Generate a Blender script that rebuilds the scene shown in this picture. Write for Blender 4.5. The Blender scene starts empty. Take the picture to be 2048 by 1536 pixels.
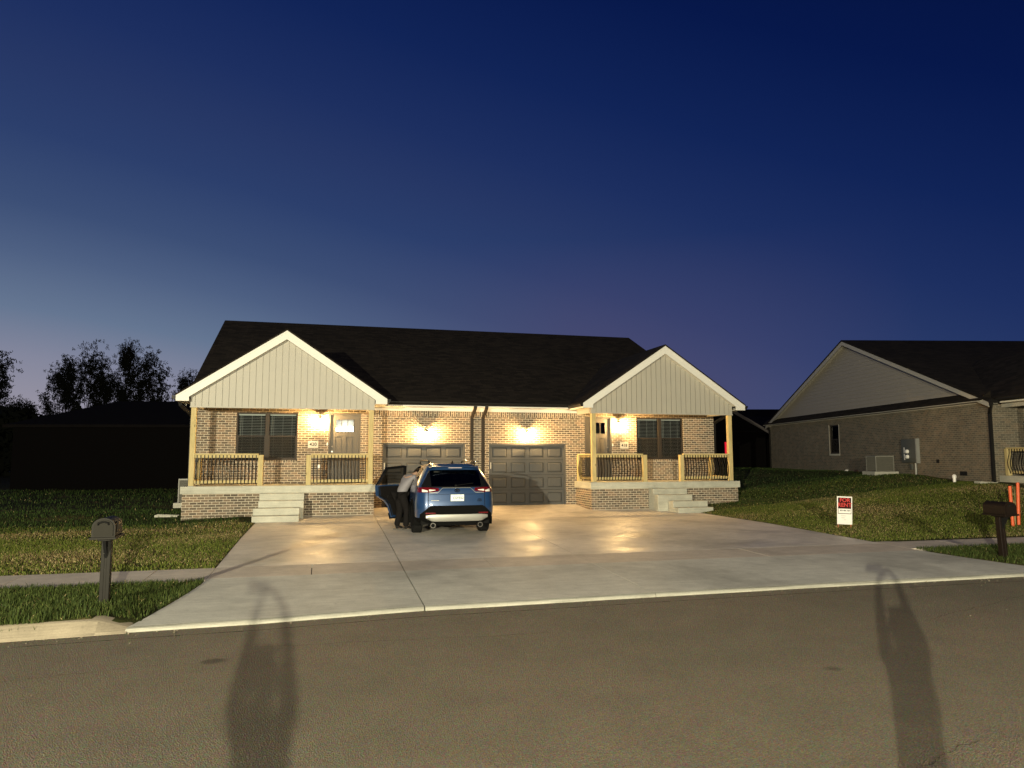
import bpy, bmesh, math, random
import numpy as np
from mathutils import Vector, Matrix
random.seed(7); rng = np.random.default_rng(7)
sc = bpy.context.scene
COL = sc.collection
R = math.radians

# ------------------------------------------------------------------ mesh builder
class MB:
    def __init__(s): s.v = []; s.f = []
    def add(s, vs, fs):
        o = len(s.v); s.v += [tuple(map(float, v)) for v in vs]; s.f += [tuple(i+o for i in f) for f in fs]; return s
    def box(s, x0, x1, y0, y1, z0, z1):
        x0, x1 = sorted((x0, x1)); y0, y1 = sorted((y0, y1)); z0, z1 = sorted((z0, z1))
        return s.add([(x0,y0,z0),(x1,y0,z0),(x1,y1,z0),(x0,y1,z0),(x0,y0,z1),(x1,y0,z1),(x1,y1,z1),(x0,y1,z1)],
                     [(0,3,2,1),(4,5,6,7),(0,1,5,4),(1,2,6,5),(2,3,7,6),(3,0,4,7)])
    def quad(s, a, b, c, d): return s.add([a,b,c,d], [(0,1,2,3)])
    def prism(s, poly, axis, a0, a1):
        # poly: 2D points in the two other axes (axis 'x': (y,z), 'y': (x,z), 'z': (x,y))
        a0, a1 = sorted((a0, a1))
        def P(p, a):
            return {'x': (a,p[0],p[1]), 'y': (p[0],a,p[1]), 'z': (p[0],p[1],a)}[axis]
        area = sum(poly[i][0]*poly[(i+1)%len(poly)][1]-poly[(i+1)%len(poly)][0]*poly[i][1] for i in range(len(poly)))
        if area < 0: poly = poly[::-1]
        n = len(poly); vs = [P(p,a0) for p in poly]+[P(p,a1) for p in poly]
        fs = [tuple(range(n))[::-1], tuple(range(n,2*n))]+[(i,(i+1)%n,(i+1)%n+n,i+n) for i in range(n)]
        if axis == 'y': fs = [f[::-1] for f in fs]
        return s.add(vs, fs)
    def tube(s, pts, r, n=8, cap=True):
        pts = [Vector(p) for p in pts]; rs = r if isinstance(r, (list,tuple)) else [r]*len(pts)
        vs = []; prev = None
        for i, p in enumerate(pts):
            t = (pts[min(i+1,len(pts)-1)]-pts[max(i-1,0)])
            t = t.normalized() if t.length > 1e-9 else Vector((0,0,1))
            if prev is None: u = t.orthogonal().normalized()
            else:
                u = prev-t*prev.dot(t); u = u.normalized() if u.length > 1e-6 else t.orthogonal().normalized()
            prev = u; w = t.cross(u)
            vs += [p+(u*math.cos(2*math.pi*k/n)+w*math.sin(2*math.pi*k/n))*rs[i] for k in range(n)]
        fs = []
        for i in range(len(pts)-1):
            for k in range(n): fs.append((i*n+k, i*n+(k+1)%n, (i+1)*n+(k+1)%n, (i+1)*n+k))
        if cap: fs += [tuple(range(n))[::-1], tuple(range((len(pts)-1)*n, len(pts)*n))]
        return s.add(vs, fs)
    def lathe(s, prof, c=(0,0,0), n=16, axis='z'):
        vs = []
        for (r, h) in prof:
            for k in range(n):
                a = 2*math.pi*k/n; q = (r*math.cos(a), r*math.sin(a), h)
                if axis == 'x': q = (h, q[0], q[1])
                if axis == 'y': q = (q[1], h, q[0])
                vs.append((c[0]+q[0], c[1]+q[1], c[2]+q[2]))
        m = len(prof); fs = []
        for i in range(m-1):
            for k in range(n): fs.append((i*n+k, i*n+(k+1)%n, (i+1)*n+(k+1)%n, (i+1)*n+k))
        fs += [tuple(range(n))[::-1], tuple(range((m-1)*n, m*n))]
        return s.add(vs, fs)
    def bar(s, a, b, w, d, up=(0,0,1)):
        # rectangular bar from a to b, section w x d
        a = Vector(a); b = Vector(b); t = (b-a).normalized(); up = Vector(up)
        if abs(t.dot(up)) > .95: up = Vector((0,1,0))
        x = t.cross(up).normalized(); y = x.cross(t).normalized()
        vs = [p+x*(i*w/2)+y*(j*d/2) for p in (a,b) for i,j in ((-1,-1),(1,-1),(1,1),(-1,1))]
        return s.add(vs, [(0,3,2,1),(4,5,6,7),(0,1,5,4),(1,2,6,5),(2,3,7,6),(3,0,4,7)])
    def join(s, o): return s.add(o.v, o.f)
    def xf(s, M):
        s.v = [tuple(M @ Vector(v)) for v in s.v]; return s
    def build(s, name, mat, parent=None, smooth=None, bevel=0, label=None):
        me = bpy.data.meshes.new(name); me.from_pydata(s.v, [], s.f); me.update()
        bm = bmesh.new(); bm.from_mesh(me); bmesh.ops.recalc_face_normals(bm, faces=bm.faces) if s.closed() else None
        if bevel: bmesh.ops.bevel(bm, geom=bm.edges[:], offset=bevel, segments=1, affect='EDGES', clamp_overlap=True)
        bm.to_mesh(me); bm.free()
        boxuv(me)
        for m in (mat if isinstance(mat, (list,tuple)) else [mat]): me.materials.append(m)
        if smooth is not None:
            me.polygons.foreach_set('use_smooth', [True]*len(me.polygons)); me.set_sharp_from_angle(angle=R(smooth))
        o = bpy.data.objects.new(name, me); COL.objects.link(o)
        if parent: o.parent = parent
        if label: o['label'] = label
        return o
    def closed(s): return getattr(s, 'fix', True)

def boxuv(me):
    uv = me.uv_layers.new(name='UVMap') if not me.uv_layers else me.uv_layers[0]
    for p in me.polygons:
        n = p.normal
        if abs(n.z) > .95: ax = (Vector((1,0,0)), Vector((0,1,0)))
        else:
            u = Vector((-n.y, n.x, 0)).normalized() if (n.x or n.y) else Vector((1,0,0))
            if abs(u.x) > abs(u.y):
                if u.x < 0: u = -u
            elif u.y < 0: u = -u
            v = n.cross(u)
            if v.z < 0: v = -v
            ax = (u, v)
        for li in p.loop_indices:
            c = me.vertices[me.loops[li].vertex_index].co
            uv.data[li].uv = (c.dot(ax[0]), c.dot(ax[1]))

def tag(o, label=None, cat=None, group=None, kind=None):
    if label: o['label'] = label
    if cat: o['category'] = cat
    if group: o['group'] = group
    if kind: o['kind'] = kind
    return o
def thing(name, label, cat, loc=(0,0,0), rz=0, group=None):
    o = bpy.data.objects.new(name, None); o.empty_display_size = .2; COL.objects.link(o)
    o.location = loc; o.rotation_euler = (0,0,rz)
    return tag(o, label, cat, group)
def text(name, body, size, loc, rot, mat, parent, align='CENTER', ext=.002):
    c = bpy.data.curves.new(name, 'FONT'); c.body = body; c.size = size; c.align_x = align; c.align_y = 'CENTER'; c.extrude = ext; c.resolution_u = 4; c.offset = size*.018
    t = bpy.data.objects.new(name, c); COL.objects.link(t); bpy.context.view_layer.update()
    dg = bpy.context.evaluated_depsgraph_get(); me = bpy.data.meshes.new_from_object(t.evaluated_get(dg), depsgraph=dg)
    bpy.data.objects.remove(t); bpy.data.curves.remove(c)
    me.name = name; me.materials.clear(); me.materials.append(mat)
    o = bpy.data.objects.new(name, me); COL.objects.link(o); o.location = loc; o.rotation_euler = rot; o.parent = parent
    return o

# ------------------------------------------------------------------ materials
def srgb(r, g, b):
    f = lambda c: (c/255/12.92) if c/255 <= .04045 else ((c/255+.055)/1.055)**2.4
    return (f(r), f(g), f(b), 1)
class NT:
    def __init__(s, name):
        s.m = bpy.data.materials.new(name); s.m.use_nodes = True; s.t = s.m.node_tree; s.b = s.t.nodes['Principled BSDF']; s.out = s.t.nodes['Material Output']
    def n(s, typ, **kw):
        x = s.t.nodes.new(typ)
        for k, v in kw.items():
            if k.startswith('_'): setattr(x, k[1:], v)
            else:
                k2 = k.replace('_', ' ')
                if hasattr(v, 'bl_rna') and isinstance(v, bpy.types.NodeSocket): s.t.links.new(v, x.inputs[k2])
                else: x.inputs[k2].default_value = v
        return x
    def l(s, a, b): s.t.links.new(a, b)
    def mix(s, fac, a, b, mode='MIX'):
        x = s.t.nodes.new('ShaderNodeMix'); x.data_type = 'RGBA'; x.blend_type = mode
        for i, v in ((0, fac), (6, a), (7, b)):
            if isinstance(v, bpy.types.NodeSocket): s.t.links.new(v, x.inputs[i])
            else: x.inputs[i].default_value = v
        return x.outputs[2]
    def ramp(s, fac, stops, interp='LINEAR'):
        x = s.t.nodes.new('ShaderNodeValToRGB'); s.l(fac, x.inputs[0]); e = x.color_ramp.elements; x.color_ramp.interpolation = interp
        while len(e) < len(stops): e.new(.5)
        for i, (p, c) in enumerate(stops):
            e[i].position = p; e[i].color = c if len(c) == 4 else (*c, 1)
        return x.outputs[0]
    def uv(s, scale=(1,1,1), rot=(0,0,0), obj=False):
        tc = s.n('ShaderNodeTexCoord'); mp = s.n('ShaderNodeMapping'); s.l(tc.outputs['Object' if obj else 'UV'], mp.inputs[0])
        mp.inputs['Scale'].default_value = scale; mp.inputs['Rotation'].default_value = rot
        return mp.outputs[0]
    def noise(s, vec, scale, detail=4, rough=.6, dist=0):
        x = s.n('ShaderNodeTexNoise', Scale=scale, Detail=detail, Roughness=rough, Distortion=dist); s.l(vec, x.inputs['Vector']); return x.outputs['Fac']
    def bump(s, h, strength=.3, dist=.01):
        x = s.n('ShaderNodeBump', Strength=strength, Distance=dist); s.l(h, x.inputs['Height']); s.l(x.outputs[0], s.b.inputs['Normal'])
    def set(s, **kw):
        for k, v in kw.items():
            k2 = k.replace('_', ' ')
            if isinstance(v, bpy.types.NodeSocket): s.l(v, s.b.inputs[k2])
            else: s.b.inputs[k2].default_value = v
        return s
def g(v): return (v, v, v, 1)

def simple(name, col, rough=.6, metal=0, var=.15, scale=6, bump=0, spec=None, obj=True, coat=0):
    if spec is None: spec = .10 if max(col[:3]) < .05 and rough > .3 else .45
    t = NT(name); v = t.uv(obj=obj); nz = t.noise(v, scale)
    c = t.mix(var, (*col[:3],1), (*[min(1,x*1.7) for x in col[:3]],1)); x = t.mix(nz, (*[x*(1-var) for x in col[:3]],1), (*[min(1,x*(1+var)) for x in col[:3]],1))
    t.set(Base_Color=x, Roughness=rough, Metallic=metal, Coat_Weight=coat); t.b.inputs['Specular IOR Level'].default_value = spec
    if bump: t.bump(t.noise(v, scale*8), bump, .004)
    return t.m

def brick_mat(name, rot=0, w=.208, h=.0765, c1=(.090,.070,.050,1), c2=(.225,.178,.125,1), mortar=(.58,.515,.405,1), tint=1.0):
    t = NT(name); v = t.uv(rot=(0,0,rot))
    b = t.n('ShaderNodeTexBrick', Scale=1.0, Mortar_Size=.0085, Mortar_Smooth=.25, Bias=-.1, Brick_Width=w, Row_Height=h)
    b.offset = .5; t.l(v, b.inputs['Vector'])
    b.inputs['Color1'].default_value = c1; b.inputs['Color2'].default_value = c2; b.inputs['Mortar'].default_value = mortar
    big = t.noise(v, .7, 3); fine = t.noise(v, 26, 4, .7)
    # a second brick lookup, offset in columns, gives some bricks a red or a grey cast
    b2 = t.n('ShaderNodeTexBrick', Scale=1.0, Mortar_Size=.0, Bias=-.45, Brick_Width=w, Row_Height=h); t.l(v, b2.inputs['Vector'])
    b2.inputs['Color1'].default_value = (1.0,1.0,1.0,1); b2.inputs['Color2'].default_value = (1.12,.90,.80,1)
    c = t.mix(1.0, b.outputs['Color'], b2.outputs['Color'], 'MULTIPLY')
    smear = t.ramp(t.noise(v, 2.2, 5, .65), [(.50, g(0)), (.72, g(1))])      # mortar haze left on the bricks
    sm = t.n('ShaderNodeMath', _operation='MULTIPLY'); t.l(smear, sm.inputs[0]); sm.inputs[1].default_value = .38
    c = t.mix(sm.outputs[0], c, (.29,.25,.19,1))
    c = t.mix(.7, c, t.ramp(fine, [(.25, g(.55)), (.75, g(1.35))]), 'MULTIPLY')
    c = t.mix(.5, c, t.ramp(big, [(.3, g(.75)), (.7, g(1.2))]), 'MULTIPLY')
    if tint != 1: c = t.mix(1, c, g(tint), 'MULTIPLY')
    t.set(Base_Color=c, Roughness=.88)
    inv = t.n('ShaderNodeMath', _operation='SUBTRACT'); inv.inputs[0].default_value = 1; t.l(b.outputs['Fac'], inv.inputs[1])
    ad = t.n('ShaderNodeMath', _operation='MULTIPLY_ADD'); t.l(fine, ad.inputs[0]); ad.inputs[1].default_value = .35; t.l(inv.outputs[0], ad.inputs[2])
    t.bump(ad.outputs[0], .8, .008)
    return t.m

def wood_mat(name, base, dark):
    t = NT(name); v = t.uv(scale=(14,1.4,1)); nz = t.noise(v, 2.2, 6, .6, .6)
    v2 = t.uv(scale=(2.6,1.1,1)); vo = t.n('ShaderNodeTexVoronoi', Scale=1.7); t.l(v2, vo.inputs['Vector'])
    c = t.ramp(nz, [(.3, dark), (.62, base)])
    kn = t.ramp(vo.outputs['Distance'], [(.05, g(.25)), (.11, g(1))])
    c = t.mix(.75, c, kn, 'MULTIPLY')
    st = t.noise(t.uv(scale=(1,1,1)), 1.1, 3); c = t.mix(.6, c, t.ramp(st, [(.3, (.78,.80,.7,1)), (.7, (1.1,1.05,1,1))]), 'MULTIPLY')
    t.set(Base_Color=c, Roughness=.75); t.bump(nz, .25, .003)
    return t.m

def concrete_mat(name, base, rough=.62, brush=True, stain=.35, gloss=None, spec=.4):
    t = NT(name); v = t.uv(); big = t.noise(v, .35, 5, .6, .4); mid = t.noise(v, 2.6, 6, .65); fine = t.noise(v, 45, 4, .7)
    vb = t.uv(scale=(1.1, 38, 1)); br = t.noise(vb, 1.0, 5, .65, .3)
    c = t.mix(stain, base, t.ramp(big, [(.32, tuple(x*.52 for x in base[:3])), (.5, base[:3]), (.72, tuple(min(1,x*1.28) for x in base[:3]))]))
    c = t.mix(.55, c, t.ramp(mid, [(.3, g(.72)), (.7, g(1.22))]), 'MULTIPLY')
    c = t.mix(.75, c, t.ramp(br, [(.3, g(.78)), (.7, g(1.17))]), 'MULTIPLY')
    spk = t.ramp(t.noise(v, 9, 3, .8), [(.60, g(1)), (.72, g(.62))]); c = t.mix(.6, c, spk, 'MULTIPLY')
    c = t.mix(.5, c, t.ramp(fine, [(.3, g(.75)), (.7, g(1.2))]), 'MULTIPLY')
    t.set(Base_Color=c); t.b.inputs['Specular IOR Level'].default_value = spec
    if gloss: t.set(Roughness=t.ramp(t.noise(v, .9, 5, .65), [(.3, g(gloss[0])), (.7, g(gloss[1]))]))
    else: t.set(Roughness=rough)
    h = t.n('ShaderNodeMath', _operation='MULTIPLY_ADD'); t.l(br, h.inputs[0]); h.inputs[1].default_value = 1.0 if brush else .15; t.l(fine, h.inputs[2])
    t.bump(h.outputs[0], .38, .006)
    return t.m

def asphalt_mat():
    t = NT('asphalt'); v = t.uv()
    vo = t.n('ShaderNodeTexVoronoi', Scale=85); t.l(v, vo.inputs['Vector']); big = t.noise(v, .22, 4, .6, .5); fine = t.noise(v, 120, 3, .7); mid = t.noise(v, 1.6, 5, .6)
    agg = t.mix(.7, (.25,.215,.165,1), vo.outputs['Color'], 'MULTIPLY'); agg = t.mix(.75, (.268,.232,.168,1), agg)
    c = t.mix(.8, agg, t.ramp(fine, [(.25, g(.45)), (.75, g(1.6))]), 'MULTIPLY')
    c = t.mix(.6, c, t.ramp(big, [(.3, (.80,.86,.80,1)), (.7, (1.16,1.06,1.0,1))]), 'MULTIPLY')
    c = t.mix(.45, c, t.ramp(mid, [(.3, g(.78)), (.7, g(1.15))]), 'MULTIPLY')
    # a few oil spots with a shape of their own
    vs = t.n('ShaderNodeTexVoronoi', Scale=.42, Randomness=1.0); mpv = t.uv(scale=(1,1.25,1)); mpv.node.inputs['Location'].default_value = (1.66, .84, 0); t.l(mpv, vs.inputs['Vector'])
    d = t.n('ShaderNodeMath', _operation='MULTIPLY_ADD'); t.l(mid, d.inputs[0]); d.inputs[1].default_value = .10; t.l(vs.outputs['Distance'], d.inputs[2])
    c = t.mix(t.ramp(d.outputs[0], [(.075, g(.6)), (.11, g(0))]), c, (.03,.024,.018,1))
    t.set(Base_Color=c, Roughness=.8); t.b.inputs['Specular IOR Level'].default_value = .25
    h = t.n('ShaderNodeMath', _operation='ADD'); t.l(vo.outputs['Distance'], h.inputs[0]); t.l(fine, h.inputs[1])
    t.bump(h.outputs[0], 1.0, .012)
    return t.m

def ground_mat():
    t = NT('lawn_soil'); v = t.uv(obj=True); big = t.noise(v, .16, 5, .62, .5); mid = t.noise(v, .9, 6, .7); fine = t.noise(v, 30, 5, .75)
    vs = t.uv(scale=(2.5,22,1), obj=True); st = t.noise(vs, 1.6, 6, .75, 1.2)
    gr = t.mix(mid, (.020,.026,.007,1), (.050,.055,.014,1))
    dry = t.mix(st, (.055,.044,.016,1), (.22,.17,.075,1))
    m = t.ramp(mid, [(.46, g(0)), (.62, g(1))]); m2 = t.ramp(big, [(.42, g(0)), (.60, g(1))])
    mm = t.n('ShaderNodeMath', _operation='MULTIPLY'); t.l(m, mm.inputs[0]); t.l(m2, mm.inputs[1])
    c = t.mix(mm.outputs[0], gr, dry); c = t.mix(.8, c, t.ramp(fine, [(.25, g(.35)), (.75, g(1.6))]), 'MULTIPLY')
    t.set(Base_Color=c, Roughness=.95); t.b.inputs['Specular IOR Level'].default_value = .1; t.bump(fine, 1, .05)
    return t.m

def attr_mat(name, rough=.7, trans=.0):
    t = NT(name); a = t.n('ShaderNodeAttribute', _attribute_name='col'); t.set(Base_Color=a.outputs['Color'], Roughness=rough); t.b.inputs['Specular IOR Level'].default_value = .2
    return t.m

def shingle_mat():
    t = NT('asphalt_shingle'); v = t.uv()
    b = t.n('ShaderNodeTexBrick', Scale=1.0, Mortar_Size=.006, Mortar_Smooth=.3, Bias=0, Brick_Width=.31, Row_Height=.142); t.l(v, b.inputs['Vector'])
    b.inputs['Color1'].default_value = (.010,.0078,.0058,1); b.inputs['Color2'].default_value = (.025,.0195,.0145,1); b.inputs['Mortar'].default_value = (.006,.005,.004,1)
    fine = t.noise(v, 60, 3, .7); big = t.noise(v, .5, 4)
    c = t.mix(.7, b.outputs['Color'], t.ramp(fine, [(.25, g(.5)), (.75, g(1.5))]), 'MULTIPLY'); c = t.mix(.5, c, t.ramp(big, [(.3, g(.7)), (.7, g(1.25))]), 'MULTIPLY')
    t.set(Base_Color=c, Roughness=.92); t.b.inputs['Specular IOR Level'].default_value = .15; t.bump(b.outputs['Color'], .6, .01)
    return t.m

def glass_mat(name, tint=(.9,.95,.95,1), thru=.85, rough=.02, ior=1.5):
    t = NT(name); tr = t.n('ShaderNodeBsdfTransparent', Color=(*[x*thru for x in tint[:3]],1)); gl = t.n('ShaderNodeBsdfGlossy', Roughness=rough); gl.inputs['Color'].default_value = (.9,.9,.9,1)
    fr = t.n('ShaderNodeFresnel', IOR=ior); nz = t.noise(t.uv(obj=True), 1.3, 2); bp = t.n('ShaderNodeBump', Strength=.02); t.l(nz, bp.inputs['Height']); t.l(bp.outputs[0], gl.inputs['Normal'])
    mx = t.n('ShaderNodeMixShader'); t.l(fr.outputs[0], mx.inputs[0]); t.l(tr.outputs[0], mx.inputs[1]); t.l(gl.outputs[0], mx.inputs[2]); t.l(mx.outputs[0], t.out.inputs[0])
    return t.m
def screen_mat():
    t = NT('insect_screen'); tr = t.n('ShaderNodeBsdfTransparent'); df = t.n('ShaderNodeBsdfDiffuse', Color=(.03,.028,.025,1))
    v = t.uv(); ck = t.n('ShaderNodeTexNoise', Scale=900.0); t.l(v, ck.inputs['Vector'])
    mx = t.n('ShaderNodeMixShader'); mx.inputs[0].default_value = .55; t.l(tr.outputs[0], mx.inputs[1]); t.l(df.outputs[0], mx.inputs[2]); t.l(mx.outputs[0], t.out.inputs[0])
    return t.m
def emit_mat(name, col, s, noise=0):
    t = NT(name); e = t.n('ShaderNodeEmission', Strength=s)
    if noise:
        nz = t.noise(t.uv(obj=True), noise, 3, .6); t.l(t.mix(nz, tuple(x*.45 for x in col[:3])+(1,), tuple(min(1.2,x*1.3) for x in col[:3])+(1,)), e.inputs['Color'])
    else: e.inputs['Color'].default_value = (*col[:3],1)
    t.l(e.outputs[0], t.out.inputs[0]); return t.m

M = {}
M['brick'] = brick_mat('house_brick'); M['soldier'] = brick_mat('soldier_course_brick', rot=R(90))
M['brick2'] = brick_mat('neighbour_brick', c1=(.095,.082,.061,1), c2=(.155,.135,.098,1), mortar=(.23,.21,.16,1))
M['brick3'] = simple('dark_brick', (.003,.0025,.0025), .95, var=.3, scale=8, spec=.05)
M['wood'] = wood_mat('treated_pine', (.54,.44,.22,1), (.40,.31,.14,1))
M['beam'] = wood_mat('brown_beam', (.20,.09,.045,1), (.13,.055,.03,1))
M['drive'] = concrete_mat('drive_concrete', (.72,.665,.585,1), gloss=(.30,.62), stain=.85, spec=.42)
M['walk'] = concrete_mat('walk_concrete', (.58,.515,.44,1), rough=.6, stain=.5)
M['apron'] = concrete_mat('apron_concrete', (.60,.59,.525,1), rough=.66, stain=.7)
M['kerb'] = concrete_mat('kerb_concrete', (.30,.255,.185,1), rough=.85, brush=False, stain=.9)
M['lip'] = concrete_mat('lip_concrete', (.33,.32,.27,1), rough=.8, brush=False, stain=.9)
M['slab'] = concrete_mat('porch_concrete', (.44,.43,.36,1), rough=.75, brush=False, stain=.6)
M['asphalt'] = asphalt_mat(); M['ground'] = ground_mat(); M['shingle'] = shingle_mat()
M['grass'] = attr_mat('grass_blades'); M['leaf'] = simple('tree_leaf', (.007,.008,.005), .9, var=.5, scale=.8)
M['bark'] = simple('tree_bark', (.012,.010,.008), .9, var=.4, scale=5, bump=.5)
M['siding'] = simple('vinyl_siding', (.36,.338,.288), .5, var=.05, scale=1.5, bump=.05)
M['white'] = simple('white_trim', (.64,.625,.575), .45, var=.05, scale=2)
M['soffit'] = simple('soffit_vinyl', (.74,.70,.60), .5, var=.05, scale=2)
M['black'] = simple('black_metal', (.014,.013,.012), .38, var=.2, scale=9)
M['bronze'] = simple('dark_bronze_aluminium', (.030,.025,.021), .6, var=.15, scale=5, spec=.2)
M['spout'] = simple('bronze_downspout', (.034,.028,.023), .4, var=.15, scale=4)
M['gdoor'] = simple('taupe_garage_steel', (.073,.074,.074), .6, var=.06, scale=3, bump=.08, spec=.25)
M['door'] = simple('taupe_entry_door', (.092,.086,.078), .6, var=.06, scale=3, spec=.25)
M['blind'] = simple('white_blind_slat', (.62,.62,.58), .5, var=.04)
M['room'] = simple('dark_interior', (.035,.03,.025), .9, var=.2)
M['glass'] = glass_mat('window_glass', thru=.7); M['screen'] = screen_mat()
M['plaque'] = simple('limestone_plaque', (.66,.61,.50), .8, var=.1, scale=20)
M['ink'] = simple('black_lettering', (.012,.011,.011), .6)
M['white_pl'] = simple('white_plastic', (.78,.76,.72), .4, var=.04)
M['brass'] = simple('dark_nickel', (.16,.14,.12), .3, metal=1)
M['galv'] = simple('grey_galvanised', (.26,.265,.25), .5, metal=.3, var=.15, scale=6)
M['meter'] = simple('dark_grey_enclosure', (.075,.08,.072), .5, var=.1)
M['orange'] = simple('orange_plastic', (.62,.10,.028), .5, var=.12, scale=8)
M['bulb'] = emit_mat('lamp_bulb', (1.0,.62,.235), 1.0)
M['seal'] = simple('dark_rubber', (.008,.008,.008), .95)
# ------------------------------------------------------------------ the ground
YK = [-90, -24.5, -14.95, -12.4, -11.2, -7, -3, -1.5, 0, 40, 160]
ZK = [-.20, -.20, -.30, -.262, -.24, -.165, -.15, -.10, 0, .1, .6]
base = lambda y: np.interp(y, YK, ZK)
def sstep(a, b, x):
    t = np.clip((x-a)/(b-a), 0, 1); return t*t*(3-2*t)
def lawn(x, y):
    x = np.asarray(x, float); y = np.asarray(y, float)
    z = base(y)+.012
    z = z+sstep(-11.0, -5, y)*np.where(x > 6.9, .085*np.clip(x-6.9, 0, 11), 0)
    z = z-sstep(-11, -3, y)*sstep(7.1, 9.4, -x)*.09
    z = z+.03*sstep(7.0, 7.5, np.abs(x))*sstep(-11.2, -10.6, y)
    bump = sstep(-12.45, -14.6, y)*.115*(y < -12)*(y > -15)
    z = z+bump*np.where(x < 0, sstep(7.35, 7.9, -x-.0), sstep(7.15, 7.8, x))
    z = z+.03*np.sin(x*.9+1.3*np.sin(y*.5))*np.sin(y*.8)*sstep(-11.2, -9, y)*sstep(7.3, 9, np.abs(x))*(y < 30)
    return z
def axis(segs):
    out = []
    for a, b, d in segs: out += list(np.arange(a, b-1e-6, d))
    return np.array(out+[segs[-1][1]])
gx = axis([(-140,-40,10),(-40,-16,1.5),(-16,-7.5,.35),(-7.5,-6.9,.15),(-6.9,6.75,1.05),(6.75,7.95,.15),(7.95,26,.45),(26,60,2),(60,200,14)])
gy = axis([(-90,-26,8),(-26,-15.2,2.7),(-15.2,-14.6,.15),(-14.6,-12.5,.3),(-12.5,-11,.15),(-11,-1.5,.475),(-1.5,0,.3),(0,30,1.5),(30,160,13)])
X, Y = np.meshgrid(gx, gy); Z = lawn(X, Y)
WX = [-80, -16, -9, -7.4, -6, -5, -4, -2.6, -.5, 2.5, 80]; WD = [-6.5, -1.25, -.60, -.47, -.40, -.27, -.15, -.12, -.06, 0, 0]
def warp(x, y):
    # the kerb line bends a little towards the road on the left
    return y+np.interp(x, WX, WD)*sstep(-12.5, -15.0, np.asarray(y, float))
def warp_mb(m):
    m.v = [(v[0], float(warp(v[0], v[1])), v[2]) for v in m.v]; return m
low = ((X > -6.95) & (X < 6.8) & (Y > -15.3) & (Y < -1.4)) | ((abs(X) < 3.6) & (Y > -1.6) & (Y < .05))
Z = np.where(low, Z-.12, Z)
Z = np.where((Y < -14.99) & (Y > -26.5), -.52, Z)
Z = np.where((Y >= -14.99) & (Y < -14.76) & (X < 7.2) & (X > -7.6), Z-.1, Z)
Z = np.where((Y > -12.48) & (Y < -11.22) & ((X < -6.9) | (X > 6.8)), Z-.05, Z)
Y = warp(X, Y)*(Y > -15.31)+Y*(Y <= -15.31)
nx, ny = len(gx), len(gy)
mb = MB(); mb.v = [tuple(p) for p in np.stack([X.ravel(), Y.ravel(), Z.ravel()], 1)]
mb.f = [(j*nx+i, j*nx+i+1, (j+1)*nx+i+1, (j+1)*nx+i) for j in range(ny-1) for i in range(nx-1)]; mb.fix = False
tag(mb.build('lawn', M['ground'], smooth=80), kind='structure')

road = MB(); road.fix = False
xs = np.concatenate([np.linspace(-80, -10, 15), np.linspace(-9, 4, 27), np.linspace(10, 160, 16)])
for a, b in zip(xs[:-1], xs[1:]): road.quad((a,-27,-.335),(b,-27,-.335),(b,float(warp(b,-15.03)),-.335),(a,float(warp(a,-15.03)),-.335))
ro = tag(road.build('road', M['asphalt']), kind='structure')
seam = MB(); seam.fix = False
px_ = np.linspace(-8.5, 8, 120); py_ = -15.42+.012*np.cumsum(rng.normal(0, .3, 120))*.3
for i in range(119):
    w = .009+.006*abs(math.sin(i*.7)+math.sin(i*1.9)); seam.quad((px_[i],py_[i]-w,-.331),(px_[i+1],py_[i+1]-w,-.331),(px_[i+1],py_[i+1],-.331),(px_[i],py_[i],-.331))
warp_mb(seam).build('pavement_seam', M['seal'], ro)

def crack(x0, y0, x1, y1, seed, w0=.006, n=60):
    rr = random.Random(seed); m = MB(); m.fix = False; off = 0; pts = []
    for i in range(n+1):
        t = i/n; off = off*.93+rr.gauss(0, .012); pts.append((x0+(x1-x0)*t, y0+(y1-y0)*t+off, w0*(.4+rr.random())*(1 if .05 < t < .95 else .3)))
    for a, b in zip(pts[:-1], pts[1:]): m.quad((a[0],a[1]-a[2],-.331),(b[0],b[1]-b[2],-.331),(b[0],b[1]+b[2],-.331),(a[0],a[1]+a[2],-.331))
    m.build('crack', M['seal'], ro)
crack(-2.15, -21.15, -.55, -20.75, 3, .0018); crack(-9.5, -17.6, -6.6, -17.1, 4, .002); crack(2.0, -17.5, 5.2, -16.3, 8, .002); crack(-6.2, -16.6, -2.5, -16.9, 9, .002)
gt_ = MB(); rr = random.Random(12)
for k in range(330):
    x = rr.uniform(-10, 9); y = -15.10-abs(rr.gauss(0, .16)) if rr.random() < .93 else rr.uniform(-17.5, -15.3); s_ = rr.uniform(.004, .013)*(1.6 if rr.random() < .06 else 1)
    v = [(x+s_*rr.uniform(.6,1.2)*math.cos(a), y+s_*rr.uniform(.6,1.2)*math.sin(a), -.334) for a in (0.3,1.6,2.7,4.2,5.3)]+[(x,y,-.334+s_*rr.uniform(.6,1.1))]
    gt_.add(v, [(0,1,5),(1,2,5),(2,3,5),(3,4,5),(4,0,5)])
warp_mb(gt_); gt_.fix = False; tag(gt_.build('gravel', simple('kerb_grit', (.20,.17,.12), .9, var=.5, scale=3)), kind='stuff')
def slab(mb, xl, xr, ys, th=.07):
    vs = []; n = len(ys)
    for y in ys:
        z = base(y)+.018
        vs += [(xl(y),y,z),(xr(y),y,z),(xr(y),y,z-th),(xl(y),y,z-th)]
    fs = [(4*i,4*i+1,4*i+5,4*i+4) for i in range(n-1)]+[(4*i+1,4*i+2,4*i+6,4*i+5) for i in range(n-1)]+[(4*i+3,4*i,4*i+4,4*i+7) for i in range(n-1)]
    fs += [(0,3,2,1),(4*n-4,4*n-3,4*n-2,4*n-1)]
    mb.add(vs, fs)
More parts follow.
